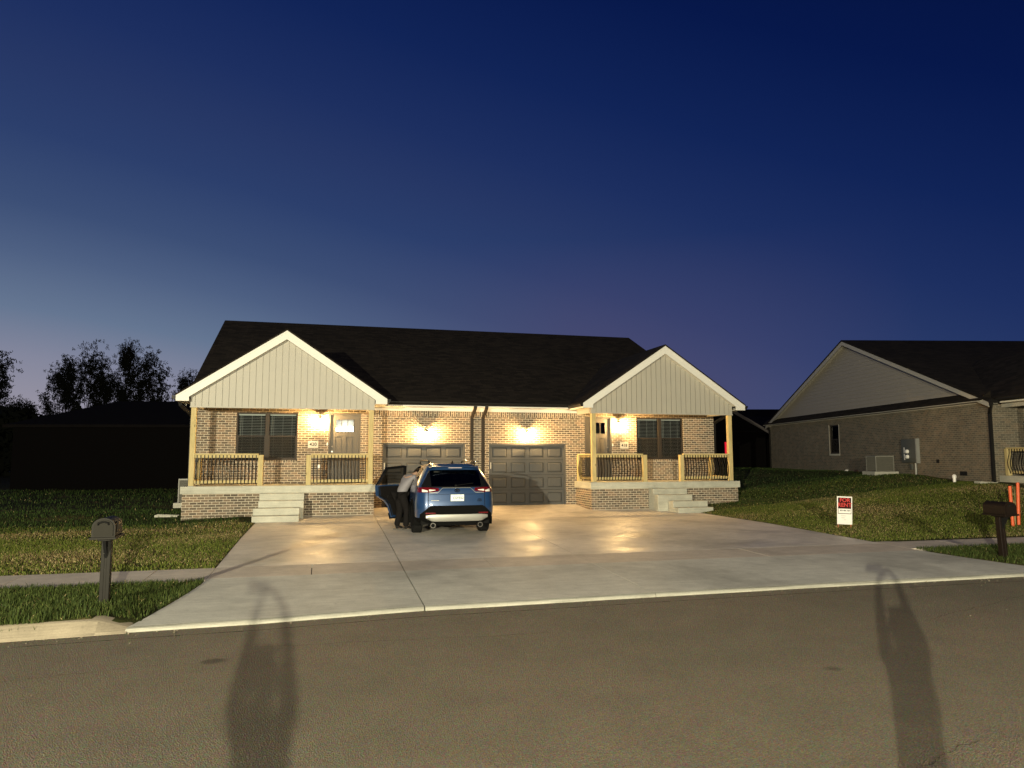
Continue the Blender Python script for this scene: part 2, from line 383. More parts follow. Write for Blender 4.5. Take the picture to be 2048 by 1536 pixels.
G = .008
jA = lambda y: -3.62+.02*y; jB = lambda y: .05+.037*y
flL = lambda y: -7.05-(.42*max(0,(-12.6-y)/2.4)**1.3 if y < -12.6 else 0); flR = lambda y: 6.9+(.40*max(0,(-12.6-y)/2.4)**1.5 if y < -12.6 else 0)
cut = lambda f, d: (lambda y: f(y)+d)
yu = [-11.2+.0015, -9, -7, -5, -3, -1.5]
drv = MB(); drv.fix = True
for l, r in ((lambda y: -7.05, cut(jA,-G)), (cut(jA,G), cut(jB,-.0045)), (cut(jB,.0045), lambda y: 6.9)): slab(drv, l, r, yu)
for l, r in ((lambda y: -3.6, cut(jA,-G)), (cut(jA,G), cut(jB,-.0045)), (cut(jB,.0045), lambda y: 3.62)):
    if r(-1) > l(-1): slab(drv, l, r, [-1.5, -.7, 0, .09])
tag(drv.build('driveway', M['drive']), kind='structure')
wk = MB()
for l, r in ((lambda y: -7.05, lambda y: -5.42-G), (lambda y: -5.42+G, cut(jA,-G)), (cut(jA,G), lambda y: -2.25-G), (lambda y: -2.25+G, cut(jB,-.0045)), (cut(jB,.0045), lambda y: 3.3-G), (lambda y: 3.3+G, lambda y: 6.9)):
    slab(wk, l, r, [-12.3+.0015, -11.2-.0015])
for x0 in range(-60, -7, 2):
    a = max(x0, -60); b = min(x0+2, -7.05); slab(wk, lambda y, a=a: a+G, lambda y, b=b: b-G, [-12.45, -11.25])
for k in range(30):
    a = 6.9+k*1.6; slab(wk, lambda y, a=a: a+G, lambda y, a=a: a+1.6-G, [-12.05, -10.95])
tag(wk.build('sidewalk', M['walk']), kind='structure')
ap = MB()
ya = [-15.0, -14.6, -14, -13.4, -12.8, -12.3-.0015]
def pieces(mb, l, r, ys, th, n):
    m = MB(); N_ = n+1; vs = []
    for y in ys:
        z = base(y)+.018-(.030 if y < -15.08 else .014 if y < -15.06 else .003 if y < -15.03 else 0)
        for k in range(N_): x = l(y)+(r(y)-l(y))*k/n; vs.append((x,y,z))
    B0 = len(vs); vs += [(x,y,z-th) for x,y,z in vs]; R_ = len(ys)
    fs = [(j*N_+k, j*N_+k+1, (j+1)*N_+k+1, (j+1)*N_+k) for j in range(R_-1) for k in range(n)]
    ed = [k for k in range(N_)]+[j*N_+n for j in range(1, R_)]+[(R_-1)*N_+k for k in range(n-1, -1, -1)]+[j*N_ for j in range(R_-2, 0, -1)]
    fs += [(ed[i], ed[i]+B0, ed[(i+1)%len(ed)]+B0, ed[(i+1)%len(ed)]) for i in range(len(ed))]
    mb.add(vs, fs)
ap.fix = True; lip = MB()
for l, r, n_ in ((flL, cut(jA,-G), 12), (cut(jA,G), cut(jB,-.0045), 6), (cut(jB,.0045), flR, 10)): pieces(ap, l, r, ya, .075, n_); pieces(lip, l, r, [-15.085, -15.07, -15.04, -15.004], .06, n_)
tag(warp_mb(ap).build('driveway_apron', M['apron']), kind='structure'); tag(warp_mb(lip).build('kerb_lip', M['lip']), kind='structure')
kp = [(-15.13,-.42),(-15.12,-.333),(-15.08,-.31),(-14.99,-.205),(-14.95,-.185),(-14.75,-.182),(-14.75,-.42)]
kl = [(-15.13,-.42),(-15.12,-.333),(-15.08,-.315),(-14.99,-.296),(-14.95,-.292),(-14.75,-.288),(-14.75,-.42)]
def kerb(x0, x1, x2):
    m = MB(); xs = list(np.linspace(x0, -16 if x0 < 0 else 12, 8))[:-1]+list(np.linspace(-16, x1, 24) if x0 < 0 else np.linspace(12, x1, 10))+[x2]
    n = len(kp)
    for i, x in enumerate(xs):
        m.v += [(x, p[0], p[1]) for p in (kl if i == len(xs)-1 else kp)]
    m.f = [(i*n+k, (i+1)*n+k, (i+1)*n+(k+1)%n, i*n+(k+1)%n) for i in range(len(xs)-1) for k in range(n)]
    m.f += [tuple(range(n)), tuple(range((len(xs)-1)*n, len(xs)*n))]
    return m
kb = kerb(-110, -7.80, -7.47); kb.join(kerb(150, 7.65, 7.31)); tag(warp_mb(kb).build('kerb', M['kerb'], smooth=30), kind='structure')

# grass: blades over the lawns, colour per blade
def blades(regions):
    P = []; H = []; K = []
    for (x0, x1, y0, y1, n, h, kind) in regions:
        x = rng.uniform(x0, x1, n); y = rng.uniform(y0, y1, n); P.append(np.stack([x, y], 1)); H.append(h*rng.uniform(.45, 1.25, n)); K.append(np.full(n, kind))
    P = np.concatenate(P); H = np.concatenate(H); K = np.concatenate(K)
    x, y = P.T
    keep = np.ones(len(P), bool)
    fl = np.where(y < -12.6, 7.05+.45*(np.maximum(0, -12.6-y)/2.4)**1.3, 7.07)
    keep &= np.where(x < 0, -x > fl, x > fl-.13)
    keep &= ~((y > -12.46) & (y < -11.24) & (x < 0)) & ~((y > -12.06) & (y < -10.93) & (x > 0))
    keep &= ~((abs(x) < 9.35) & (y > -1.52)) & ~((abs(x) < 7.55) & (y > -3.15))
    keep &= ~((x < 0) & (x > -7.75) & (y < -14.72)) & ~((x > 0) & (x < 7.6) & (y < -14.72))
    u = (x-17.65)*.9757-(y+4.45)*.2192; v = (x-17.65)*.2192+(y+4.45)*.9757
    keep &= ~((u > 0) & (v > 0)) & ~((u > -.3) & (v > -1.9))
    dry = .5+.5*np.sin(x*.55+2.1*np.sin(y*.42+x*.2))*np.sin(y*1.15+1.2*np.sin(x*.33))
    dry = dry*.52+.48*rng.random(len(P))
    P, H, K, dry, x, y = P[keep], H[keep], K[keep], dry[keep], x[keep], y[keep]
    n = len(P); z = lawn(x, y)-.004; y = warp(x, y)
    ang = rng.uniform(0, 2*np.pi, n); lean = rng.uniform(.1, .9, n); w = rng.uniform(.003, .0065, n)*(1+.03*np.abs(y+15))
    isdry = ((dry > .60) & (K == 1)) | (rng.random(n) < np.where(K == 1, .10, .03))
    lean = np.where(isdry, lean+1.1, lean)
    dx, dy = np.cos(ang), np.sin(ang)
    b0 = np.stack([x-dy*w, y+dx*w, z], 1); b1 = np.stack([x+dy*w, y-dx*w, z], 1)
    mx, my = x+dx*H*lean*.35, y+dy*H*lean*.35; mz = z+H*.62
    m0 = np.stack([mx-dy*w*.7, my+dx*w*.7, mz], 1); m1 = np.stack([mx+dy*w*.7, my-dx*w*.7, mz], 1)
    tip = np.stack([x+dx*H*lean, y+dy*H*lean, z+H*np.where(isdry, .7, 1)], 1)
    V = np.stack([b0, b1, m1, m0, tip], 1).reshape(-1, 3)
    i = np.arange(n)*5
    loops = np.stack([i, i+1, i+2, i+3, i+3, i+2, i+4], 1).ravel()
    me = bpy.data.meshes.new('grass'); me.vertices.add(len(V)); me.vertices.foreach_set('co', V.ravel())
    me.loops.add(len(loops)); me.loops.foreach_set('vertex_index', loops.astype(np.int32))
    me.polygons.add(2*n); st = np.stack([np.arange(n)*7, np.arange(n)*7+4], 1).ravel(); me.polygons.foreach_set('loop_start', st.astype(np.int32))
    r = rng.random(n)[:, None]; r2 = rng.random(n)[:, None]
    green = np.array([.040,.060,.010])*(1-r)+np.array([.135,.160,.026])*r
    green = np.where((K == 2)[:, None], np.array([.014,.032,.006])*(1-r)+np.array([.045,.075,.014])*r, green)  # back-lawn blades: fall-off of the lamp light put into a darker green
    green = np.where((K == 0)[:, None], np.array([.020,.036,.007])*(1-r)+np.array([.062,.082,.018])*r, green)
    straw = np.array([.20,.145,.055])*(1-r2)+np.array([.62,.50,.25])*r2**1.6
    c = np.where(isdry[:, None], straw, green)
    me.update(); me.validate()
    at = me.color_attributes.new('col', 'FLOAT_COLOR', 'POINT')
    cc = np.ones((n, 5, 4)); cc[:, :, :3] = c[:, None, :]; at.data.foreach_set('color', cc.astype(np.float32).ravel())
    me.materials.append(M['grass'])
    o = bpy.data.objects.new('grass', me); COL.objects.link(o); return tag(o, kind='stuff')
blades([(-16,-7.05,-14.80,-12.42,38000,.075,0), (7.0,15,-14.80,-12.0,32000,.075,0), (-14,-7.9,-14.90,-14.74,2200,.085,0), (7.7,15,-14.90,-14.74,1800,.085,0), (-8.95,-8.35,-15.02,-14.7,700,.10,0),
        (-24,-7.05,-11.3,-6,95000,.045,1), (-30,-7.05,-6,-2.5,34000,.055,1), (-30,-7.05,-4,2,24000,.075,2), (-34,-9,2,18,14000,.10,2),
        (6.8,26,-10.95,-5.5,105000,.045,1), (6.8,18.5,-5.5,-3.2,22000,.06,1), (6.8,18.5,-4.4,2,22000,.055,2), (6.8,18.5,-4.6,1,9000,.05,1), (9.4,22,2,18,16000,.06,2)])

# ------------------------------------------------------------------ building pieces
def wall_holes(mb, x0, x1, z0, z1, holes, y=0, depth=.11):
    xs = sorted({x0, x1, *[h[0] for h in holes], *[h[1] for h in holes]}); zs = sorted({z0, z1, *[h[2] for h in holes], *[h[3] for h in holes]})
    for a, b in zip(xs[:-1], xs[1:]):
        for c, d in zip(zs[:-1], zs[1:]):
            mx, mz = (a+b)/2, (c+d)/2
            if any(h[0] < mx < h[1] and h[2] < mz < h[3] for h in holes): continue
            mb.quad((a,y,c),(b,y,c),(b,y,d),(a,y,d))
    for a, b, c, d in holes:
        mb.quad((a,y,c),(a,y,d),(a,y+depth,d),(a,y+depth,c)); mb.quad((b,y,d),(b,y,c),(b,y+depth,c),(b,y+depth,d))
        mb.quad((a,y,d),(b,y,d),(b,y+depth,d),(a,y+depth,d)); mb.quad((b,y,c),(a,y,c),(a,y+depth,c),(b,y+depth,c))
    mb.fix = False
def room(mb, x0, x1, z0, z1, y0, y1):
    mb.quad((x0,y1,z0),(x1,y1,z0),(x1,y1,z1),(x0,y1,z1)); mb.quad((x0,y0,z0),(x0,y1,z0),(x0,y1,z1),(x0,y0,z1)); mb.quad((x1,y1,z0),(x1,y0,z0),(x1,y0,z1),(x1,y1,z1))
    mb.quad((x0,y0,z0),(x1,y0,z0),(x1,y1,z0),(x0,y1,z0)); mb.quad((x0,y1,z1),(x1,y1,z1),(x1,y0,z1),(x0,y0,z1)); mb.fix = False

def window(par, x0, x1, z0, z1, y=0, twin=True, blinds=True):
    f = MB(); t = .045; ya, yb = y+.035, y+.108
    f.box(x0,x0+t,ya,yb,z0,z1); f.box(x1-t,x1,ya,yb,z0,z1); f.box(x0+t,x1-t,ya,yb,z1-t,z1); f.box(x0+t,x1-t,ya,yb,z0,z0+t)
    xm = (x0+x1)/2; cells = [(x0+t, xm-.06), (xm+.06, x1-t)] if twin else [(x0+t, x1-t)]
    if twin: f.box(xm-.06,xm+.06,ya-.01,yb,z0+t,z1-t)
    zm = z0+(z1-z0)*.505
    for a, b in cells:
        f.box(a,b,ya+.012,yb-.012,zm-.022,zm+.022)
        f.box(a,a+.028,ya+.018,yb-.02,z0+t,zm-.022); f.box(b-.028,b,ya+.018,yb-.02,z0+t,zm-.022); f.box(a+.028,b-.028,ya+.018,yb-.02,z0+t,z0+t+.035)
    w = f.build('window', M['bronze'], par)
    for a, b in cells:
        p = MB(); p.fix = False
        p.quad((a,y+.088,zm+.02),(b,y+.088,zm+.02),(b,y+.088,z1-t),(a,y+.088,z1-t)); p.quad((a,y+.072,z0+t),(b,y+.072,z0+t),(b,y+.072,zm-.02),(a,y+.072,zm-.02))
        p.build('pane', M['glass'], w)
        s = MB(); s.fix = False; s.quad((a,y+.055,z0+t),(b,y+.055,z0+t),(b,y+.055,zm-.02),(a,y+.055,zm-.02)); s.build('insect_screen', M['screen'], w)
        if blinds:
            bl = MB(); zz = z1-t-.05; bl.box(a+.015,b-.015,y+.12,y+.17,z1-t-.045,z1-t)
            while zz > z0+t+.04:
                k = .005; bl.add([(a+.02,y+.125,zz-k),(b-.02,y+.125,zz-k),(b-.02,y+.168,zz+k),(a+.02,y+.168,zz+k),(a+.02,y+.125,zz-k+.004),(b-.02,y+.125,zz-k+.004),(b-.02,y+.168,zz+k+.004),(a+.02,y+.168,zz+k+.004)],
                                 [(0,3,2,1),(4,5,6,7),(0,1,5,4),(1,2,6,5),(2,3,7,6),(3,0,4,7)]); zz -= .052
            for fx in (.16, .5, .84): bl.tube([(a+(b-a)*fx,y+.119,z1-t),(a+(b-a)*fx,y+.119,z0+t+.03)], .0045, 5)
            bl.tube([(a+.08,y+.114,z1-t),(a+.08,y+.114,z1-.78)], .006, 5)
            bl.build('blind', M['blind'], w)
    return w

def belly(z0, z1, out=.075):
    zs = np.linspace(z0, z1, 15); pts = []
    for z in zs:
        t = (z-z0)/(z1-z0); o = 0 if t < .06 or t > .84 else math.sin(math.pi*((t-.06)/.78)**.85)**1.25
        pts.append((0, -out*o, z))
    return pts
def railing(par, p0, p1, z0, ztop, out, posts=(), sp=.105, label=None):
    # p0,p1 ground-plan ends, out = unit outward direction; balusters bulge outward
    p0 = Vector((*p0,0)); p1 = Vector((*p1,0)); d = (p1-p0); L = d.length; d.normalize(); o = Vector((*out,0))
    root = MB(); up = (0,0,1)
    # cap rail is the part itself
    root.bar(p0+Vector((0,0,ztop-.019)), p1+Vector((0,0,ztop-.019)), .135, .038)
    r = root.build('porch_railing', M['wood'], par, bevel=.003, label=label)
    MB().bar(p0+Vector((0,0,ztop-.084))-o*.02, p1+Vector((0,0,ztop-.084))-o*.02, .038, .088).build('top_rail', M['wood'], r)
    MB().bar(p0+Vector((0,0,z0+.125))-o*.02, p1+Vector((0,0,z0+.125))-o*.02, .038, .088).build('bottom_rail', M['wood'], r)
    for q in posts:
        q = Vector((*q,0)); MB().box(q.x-.072,q.x+.072,q.y-.072,q.y+.072,z0,ztop-.04).build('newel_post', M['wood'], r, bevel=.004)
    n = int(L/sp); b0 = None; rot = math.atan2(-o.x, o.y)+math.pi   # local -y -> outward
    a0 = L/2-(n-1)*sp/2
    for i in range(n):
        if b0 is None:
            m = MB(); pts = belly(.07, ztop-z0-.05)
            for k in range(len(pts)-1):
                m.bar(pts[k], (pts[k+1][0], pts[k+1][1], pts[k+1][2]+.002), .027, .014, up=(0,1,0))
            ob = m.build('baluster', M['black'], r); b0 = ob
        else:
            ob = b0.copy(); COL.objects.link(ob); ob.parent = r
        q = p0+d*(a0+i*sp)+o*.008; ob.location = (q.x, q.y, z0); ob.rotation_euler = (0,0,rot)
    return r

def lantern(par, x, z, strength, y=0):
    L = MB(); yc = y-.19
    L.box(x-.055,x+.055,y-.022,y,z-.02,z+.16); L.tube([(x,y-.02,z+.12),(x,y-.07,z+.155),(x,yc,z+.15),(x,yc,z+.115)], .010, 6)
    L.lathe([(.012,.135),(.030,.118),(.085,.098),(.088,.090)], (x,yc,z), 4*4)
    L.lathe([(.062,-.115),(.066,-.105),(.055,-.098),(.020,-.130)][::-1], (x,yc,z), 16)
    for k in range(4):
        a = math.pi/4+k*math.pi/2; c, s = math.cos(a), math.sin(a); L.tube([(x+.070*c,yc+.070*s,z+.095),(x+.060*c,yc+.060*s,z-.105)], .0045, 5)
    o = L.build('wall_lantern', M['black'], par)
    b = MB(); b.lathe([(.006,.072),(.028,.058),(.040,.028),(.040,-.005),(.024,-.034),(.012,-.06)], (x,yc,z), 14)
    mt = bpy.data.materials['lamp_bulb']
    b.build('bulb', mt, o, smooth=60)
    return o

def gable_roof(par, X, a, b, ytip, yend, ez, zp, er, zg, P, siding='siding'):
    # X maps distance t to x. siding plane y=-P, rake fascia at ytip
    m = (a+b)/2; tA, tB = a+er, b-er
    def pt(t, z): return (X(t), z)
    sl = (zp-ez)/(tA-m); th = .05
    top = [pt(tA+.02, ez-.02*sl), pt(m, zp), pt(tB-.02, ez-.02*sl)]; bot = [pt(tB-.02, ez-.02*sl-th), pt(m, zp-th*1.15), pt(tA+.02, ez-.02*sl-th)]
    MB().prism(top+bot, 'y', ytip-.02, yend).build('porch_roof', M['shingle'], par)
    # rake fascia: follows the slope, ends in a level soffit return
    fw = .235; zb = ez-th-.165
    tin = a+.035; tin2 = b-.035
    zi = lambda t: zp-th-fw*1.19-sl*abs(t-m)
    z0 = lambda t: zp-th-.004-sl*abs(t-m)
    for s, t1, ti in ((1, tA, tin), (-1, tB, tin2)):
        poly = [pt(m, z0(m)), pt(t1, z0(t1)), pt(t1, zb), pt(ti, zb), pt(ti, zi(ti)), pt(m, zi(m))]
        MB().prism(poly, 'y', ytip, ytip+.03).build('rake_fascia', M['white'], par)
        # shadow moulding on top of the fascia
        p2 = [pt(m, z0(m)), pt(t1, z0(t1)), pt(t1, z0(t1)-.055), pt(m, z0(m)-.065)]
        MB().prism(p2, 'y', ytip-.014, ytip-.002).build('rake_moulding', M['white'], par)
        # rake soffit and level eave soffit back to the wall
        p3 = [pt(m, zi(m)+.03), pt(ti, zi(ti)+.03), pt(ti, zi(ti)+.012), pt(m, zi(m)+.012)]
        MB().prism(p3, 'y', ytip+.03, -P-.004).build('rake_soffit', M['soffit'], par)
        MB().box(X(t1-.01*s), X(ti), ytip+.03, -.42, zb+.002, zb+.016).build('eave_soffit', M['soffit'], par)
        MB().box(X(t1), X(t1-.02*s), ytip+.03, -.42, zb+.018, z0(t1)-.01).build('eave_fascia', M['white'], par)
        gt = MB(); xo = t1+.012*s
        gt.prism([pt(xo, ez-th-.01), pt(xo+.10*s, ez-th-.005), pt(xo+.10*s, ez-th-.05), pt(xo+.06*s, ez-th-.12), pt(xo, ez-th-.12)], 'y', ytip-.01, -.50)
        gt.build('eave_gutter', M['black'], par)
    # siding: vertical boards with recessed gaps
    sd = MB(); x0, x1 = b-.03, a+.03; w = .1905; t = x0; zin = lambda t: min(zp-.1, zi(t)+.05)
    while t < x1-.01:
        t2 = min(t+w, x1); ta, tb = t+.009, t2-.009; tb = max(tb, ta+.004)
        ps = [ta, tb] if not (ta < m < tb) else [ta, m, tb]
        poly = [pt(ta, zg), pt(tb, zg)]+[pt(q, zin(q)) for q in ps[::-1]]
        sd.prism(poly, 'y', -P, -P+.032); t = t2
    ps = [x0, m, x1]; sd.prism([pt(x0, zg+.002), pt(x1, zg+.002)]+[pt(q, zin(q)) for q in ps[::-1]], 'y', -P+.034, -P+.054)
    sd.box(X(x0-.005), X(x1+.005), -P-.012, -P-.001, zg-.03, zg+.012)
    sd.build('gable_siding', M[siding], par)

def porch(par, X, a, b, P, zs, zg, zfoot, brick, steps=None, rails=True):
    s = 1 if X(1) > X(0) else -1
    MB().box(X(b-.10), X(a+.20), -P-.10, -.004, zs-.225, zs).build('porch_slab', M['slab'], par, bevel=.008)
    fb = MB(); fb.box(X(b-.05), X(a+.15), -P-.02, -.004, zfoot, zs-.227); fb.build('porch_foundation', brick, par)
    pw = .15
    for t0 in (a-pw, b):
        pm = MB(); pm.box(X(t0), X(t0+pw), -P+.004, -P+pw, zs+.012, zg-.033)
        po = pm.build('porch_post', M['wood'], par, bevel=.006)
        MB().box(X(t0-.006), X(t0+pw+.006), -P-.002, -P+pw+.006, zs+.001, zs+.012).build('post_base', M['galv'], po)
    MB().box(X(b+.02), X(a-.02), -P+.055, -P+.19, zg-.002, zg+.30).build('porch_beam', M['beam'], par)
    for t in (b, a-.14):
        MB().box(X(t), X(t+.14), -P+.20, -.055, zg-.002, zg+.22).build('side_beam', M['siding'], par)
    MB().box(X(b+.14), X(a-.14), -P+.19, -.003, zg+.10, zg+.13).build('porch_ceiling', M['soffit'], par)
    if rails:
        zr = zs+.975; yo = -P+.055
        railing(par, (X(b+pw), yo), (X(b+1.89+.0), yo), zs, zr, (0,-1), posts=[(X(b+1.965), yo)])
        railing(par, (X(a-pw), yo), (X(a-1.96), yo), zs, zr, (0,-1), posts=[(X(a-2.03), yo)])
        railing(par, (X(b+.05), -P+pw), (X(b+.05), -.13), zs, zr, (-s,0), posts=[(X(b+.05), -.13)], sp=.13)
        railing(par, (X(a-.06), -P+pw), (X(a-.06), -.13), zs, zr, (s,0), posts=[(X(a-.06), -.13)], sp=.13)

# ------------------------------------------------------------------ the duplex
P, ZS, ZG, A, B_ = 1.57, .85, 3.24, 9.11, 3.70
H = thing('duplex_house', 'lit brick duplex with two gabled porches and grey garage doors, behind the blue car', 'house')
DX, DW2, DH2 = .43, 2.85, 2.19
WIN = lambda s: tuple(sorted((s*6.07, s*7.98)))+(1.62, 3.17)
DOR = lambda s: tuple(sorted((s*4.02, s*5.07)))+(.87, 3.19)
GAR = lambda s: tuple(sorted((s*DX, s*(DX+DW2))))+(-.05, DH2)
wl = MB(); hz = [WIN(-1), DOR(-1), GAR(-1), GAR(1), DOR(1), WIN(1)]
wall_holes(wl, -9.27, 9.27, -.4, 3.6, hz, 0, .115)
for s in (-1, 1): wl.quad((s*9.27,0,-.6),(s*9.27,16.6,-.6),(s*9.27,16.6,3.6),(s*9.27,0,3.6))
wl.quad((-9.27,16.6,-.6),(9.27,16.6,-.6),(9.27,16.6,3.6),(-9.27,16.6,3.6)); wl.fix = False
W = wl.build('brick_wall', M['brick'], H)
sd_ = MB(); sd_.box(-3.72,3.72,-.002,.05,3.122,3.30); sd_.build('soldier_course', M['soldier'], W)
for s in (-1, 1):
    w0 = WIN(s); rl = MB(); rl.box(w0[0]-.02,w0[1]+.02,-.016,.03,w0[2]-.085,w0[2]-.003); rl.build('brick_sill', M['soldier'], W)
for s in (-1, 1):
    gw = MB(); gw.add([(s*9.26,.0,3.6),(s*9.26,16.6,3.6),(s*9.26,8.27,7.4)], [(0,1,2)]); gw.fix = False; gw.build('gable_wall', M['siding'], H)
# main roof
rs = [(-.47,3.575),(8.27,7.645),(17.0,3.575),(17.0,3.515),(8.27,7.58),(-.47,3.515)]
MB().prism(rs, 'x', -9.47, 9.47).build('roof', M['shingle'], H)
MB().box(-3.30,3.30,-.425,-.003,3.425,3.44).build('soffit', M['soffit'], H)
MB().box(-3.30,3.30,-.45,-.427,3.425,3.51).build('fascia', M['white'], H)
MB().box(-3.72,3.72,-.024,-.003,3.303,3.423).build('frieze_board', M['white'], H)
gt = MB(); gt.prism([(-.452,3.575),(-.555,3.58),(-.555,3.55),(-.525,3.47),(-.452,3.47)], 'x', -3.28, 3.28); gt.build('gutter', M['black'], H)
for s in (-1, 1):
    MB().bar((s*9.455,-.44,3.42),(s*9.455,8.27,7.47),.03,.2).build('rake_board', M['white'], H)
for s in (-1, 1):
    X = (lambda t, s=s: s*t)
    porch(H, X, A, B_, P, ZS, ZG, -.5, M['brick'])
    gable_roof(H, X, A, B_, -P-.25, 4.4, 3.60, 5.68, .40, ZG, P)
    w0 = WIN(s); window(H, *w0)
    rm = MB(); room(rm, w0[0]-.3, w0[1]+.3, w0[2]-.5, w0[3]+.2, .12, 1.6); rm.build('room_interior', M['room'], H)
    # entry door
    d0 = DOR(s); x0, x1, z0, z1 = d0
    fr = MB(); fr.box(x0,x0+.05,.0,.112,z0,z1); fr.box(x1-.05,x1,.0,.112,z0,z1); fr.box(x0+.05,x1-.05,.0,.112,z1-.055,z1); fr.box(x0+.05,x1-.05,-.03,.112,z0-.018,z0+.018)
    D = MB(); a0, a1, b0, b1 = x0+.055, x1-.055, z0+.02, z1-.06; yd = .065
    gx0, gx1, gz0, gz1 = a0+.17, a1-.17, 2.56, 2.98
    for (u0,u1,v0,v1) in ((a0,gx0,b0,b1),(gx1,a1,b0,b1),(gx0,gx1,gz1,b1)): D.box(u0,u1,yd,yd+.044,v0,v1)
    xm = (gx0+gx1)/2
    D.box(gx0,gx1,yd,yd+.044,2.40,gz0); D.box(xm-.055,xm+.055,yd,yd+.044,b0+.17,2.40); D.box(gx0,gx1,yd,yd+.044,b0,b0+.17)
    for u0, u1 in ((gx0,xm-.055),(xm+.055,gx1)):
        D.box(u0,u1,yd+.016,yd+.034,b0+.17,2.40); D.box(u0+.05,u1-.05,yd+.006,yd+.018,b0+.22,2.35)
    for k in range(4):
        t = gx0+(gx1-gx0)*k/3; D.box(t-.012,t+.012,yd-.006,yd+.02,gz0,gz1)
    D.box(gx0-.012,gx1+.012,yd-.006,yd+.018,gz0-.014,gz0+.010); D.box(gx0-.012,gx1+.012,yd-.006,yd+.018,gz1-.010,gz1+.014)
    DO = D.build('front_door', M['door'], H); fr.build('door_frame', M['door'], DO)
    gl = MB(); gl.fix = False; gl.quad((gx0,yd+.022,gz0),(gx1,yd+.022,gz0),(gx1,yd+.022,gz1),(gx0,yd+.022,gz1)); gl.build('door_glass', M['glass'], DO)
    hx = a0+.07 if s < 0 else a1-.07
    for zz, nm in ((2.06,'deadbolt'),(1.90,'door_knob')):
        k = MB(); k.lathe([(.034,0),(.034,-.012),(.016,-.016),(.016,-.045),(.030,-.052),(.026,-.072)] if nm == 'door_knob' else [(.033,0),(.033,-.02),(.02,-.026)], (hx,yd,zz), 14, 'y'); k.build(nm, M['brass'], DO, smooth=40)
    if s < 0:   # the hall light is on behind the glass of the left door
        e = MB(); e.box(gx0+.01,gx0+.15,yd+.20,yd+.28,2.59,2.70); e.box(gx0+.19,gx1-.005,yd+.20,yd+.28,2.585,2.735); e.build('hall_lamp', emit_mat('hall_light', (1,.97,.86), 16), H)
        e2 = MB(); e2.fix = False; e2.quad((gx0-.02,yd+.5,gz0-.02),(gx1+.02,yd+.5,gz0-.02),(gx1+.02,yd+.5,gz1+.05),(gx0-.02,yd+.5,gz1+.05)); e2.build('lit_curtain', simple('hall_curtain', (.7,.68,.62), .8, scale=9, var=.4), H)
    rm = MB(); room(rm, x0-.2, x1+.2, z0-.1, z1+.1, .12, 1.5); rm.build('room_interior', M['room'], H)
    bx = x0-.035 if s < 0 else x1+.035
    bb = MB(); bb.box(bx-.02,bx+.02,-.022,-.001,2.10,2.19); bb.build('doorbell', M['white_pl'], H, bevel=.005)
    # number plaque
    px0 = s*5.56
    pl = MB(); pl.box(px0-.165,px0+.165,-.026,-.001,2.02,2.25); PL = pl.build('number_plaque', M['plaque'], H, bevel=.006)
    text('house_number', '420' if s < 0 else '418', .155, (px0,-.0275,2.135), (R(90),0,0), M['ink'], PL)
    lantern(H, s*5.345, 2.885 if s > 0 else 2.90, 1)
    lantern(H, s*1.80, 2.50, 1)
    # garage door
    g0 = GAR(s); x0, x1, z0, z1 = g0
    fr = MB(); fr.box(x0,x0+.055,.004,.112,z0,z1); fr.box(x1-.055,x1,.004,.112,z0,z1); fr.box(x0+.055,x1-.055,.004,.112,z1-.06,z1); 
    gd = MB(); sh = (z1-.04-.015)/4; yd = .085; a0, a1 = x0+.057, x1-.057
    for r in range(4):
        zb = .012+r*sh; gd.box(a0,a1,yd,yd+.045,zb+.006,zb+sh/2-.005-.172); gd.box(a0,a1,yd,yd+.045,zb+sh/2-.005+.172,zb+sh-.006)
        for c in range(4):
            cw = (a1-a0)/4; cx = a0+cw*(c+.5); w2, h2 = .262, .172; cz = zb+sh/2-.005
            i0, j0, i1, j1 = w2-.016, h2-.016, w2-.055, h2-.052
            gd.add([(cx-i0,yd+.002,cz-j0),(cx+i0,yd+.002,cz-j0),(cx+i0,yd+.002,cz+j0),(cx-i0,yd+.002,cz+j0),(cx-i1,yd-.014,cz-j1),(cx+i1,yd-.014,cz-j1),(cx+i1,yd-.014,cz+j1),(cx-i1,yd-.014,cz+j1),
                    (cx-i0,yd+.04,cz-j0),(cx+i0,yd+.04,cz-j0),(cx+i0,yd+.04,cz+j0),(cx-i0,yd+.04,cz+j0)],
                   [(4,5,6,7),(0,1,5,4),(1,2,6,5),(2,3,7,6),(3,0,4,7),(8,9,1,0),(9,10,2,1),(10,11,3,2),(11,8,0,3),(11,10,9,8)])
            xl_, xr_ = a0+cw*c, a0+cw*(c+1)
            gd.box(xl_ if c == 0 else xl_, cx-w2, yd, yd+.045, cz-h2, cz+h2); gd.box(cx+w2, xr_, yd, yd+.045, cz-h2, cz+h2)
    GD = gd.build('garage_door', M['gdoor'], H); fr.build('door_frame', M['gdoor'], GD)
    MB().box(a0,a1,yd+.005,yd+.04,.001,.017).build('bottom_seal', M['seal'], GD)
    hb = MB(); hb.box(x0+.06,x0+.085,yd-.03,yd-.002,1.30,1.52); hb.build('track_sticker', M['white_pl'], GD)
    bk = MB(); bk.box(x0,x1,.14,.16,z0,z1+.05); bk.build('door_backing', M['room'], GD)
    # downspout
    xd = s*.20; ds = MB(); pts = [(xd+.03,-.50,3.50),(xd+.03,-.50,3.40),(xd+.012,-.20,3.20),(xd,-.05,3.10),(xd,-.05,.03)]
    for p_, q_ in zip(pts[:-1], pts[1:]): ds.bar(p_, (q_[0], q_[1], q_[2]-.01), .105, .07, up=(0,1,0))
    DS = ds.build('downspout', M['spout'], H)
    MB().box(xd-.07,xd+.07,-.088,-.002,1.9,1.93).build('spout_strap', M['spout'], DS)
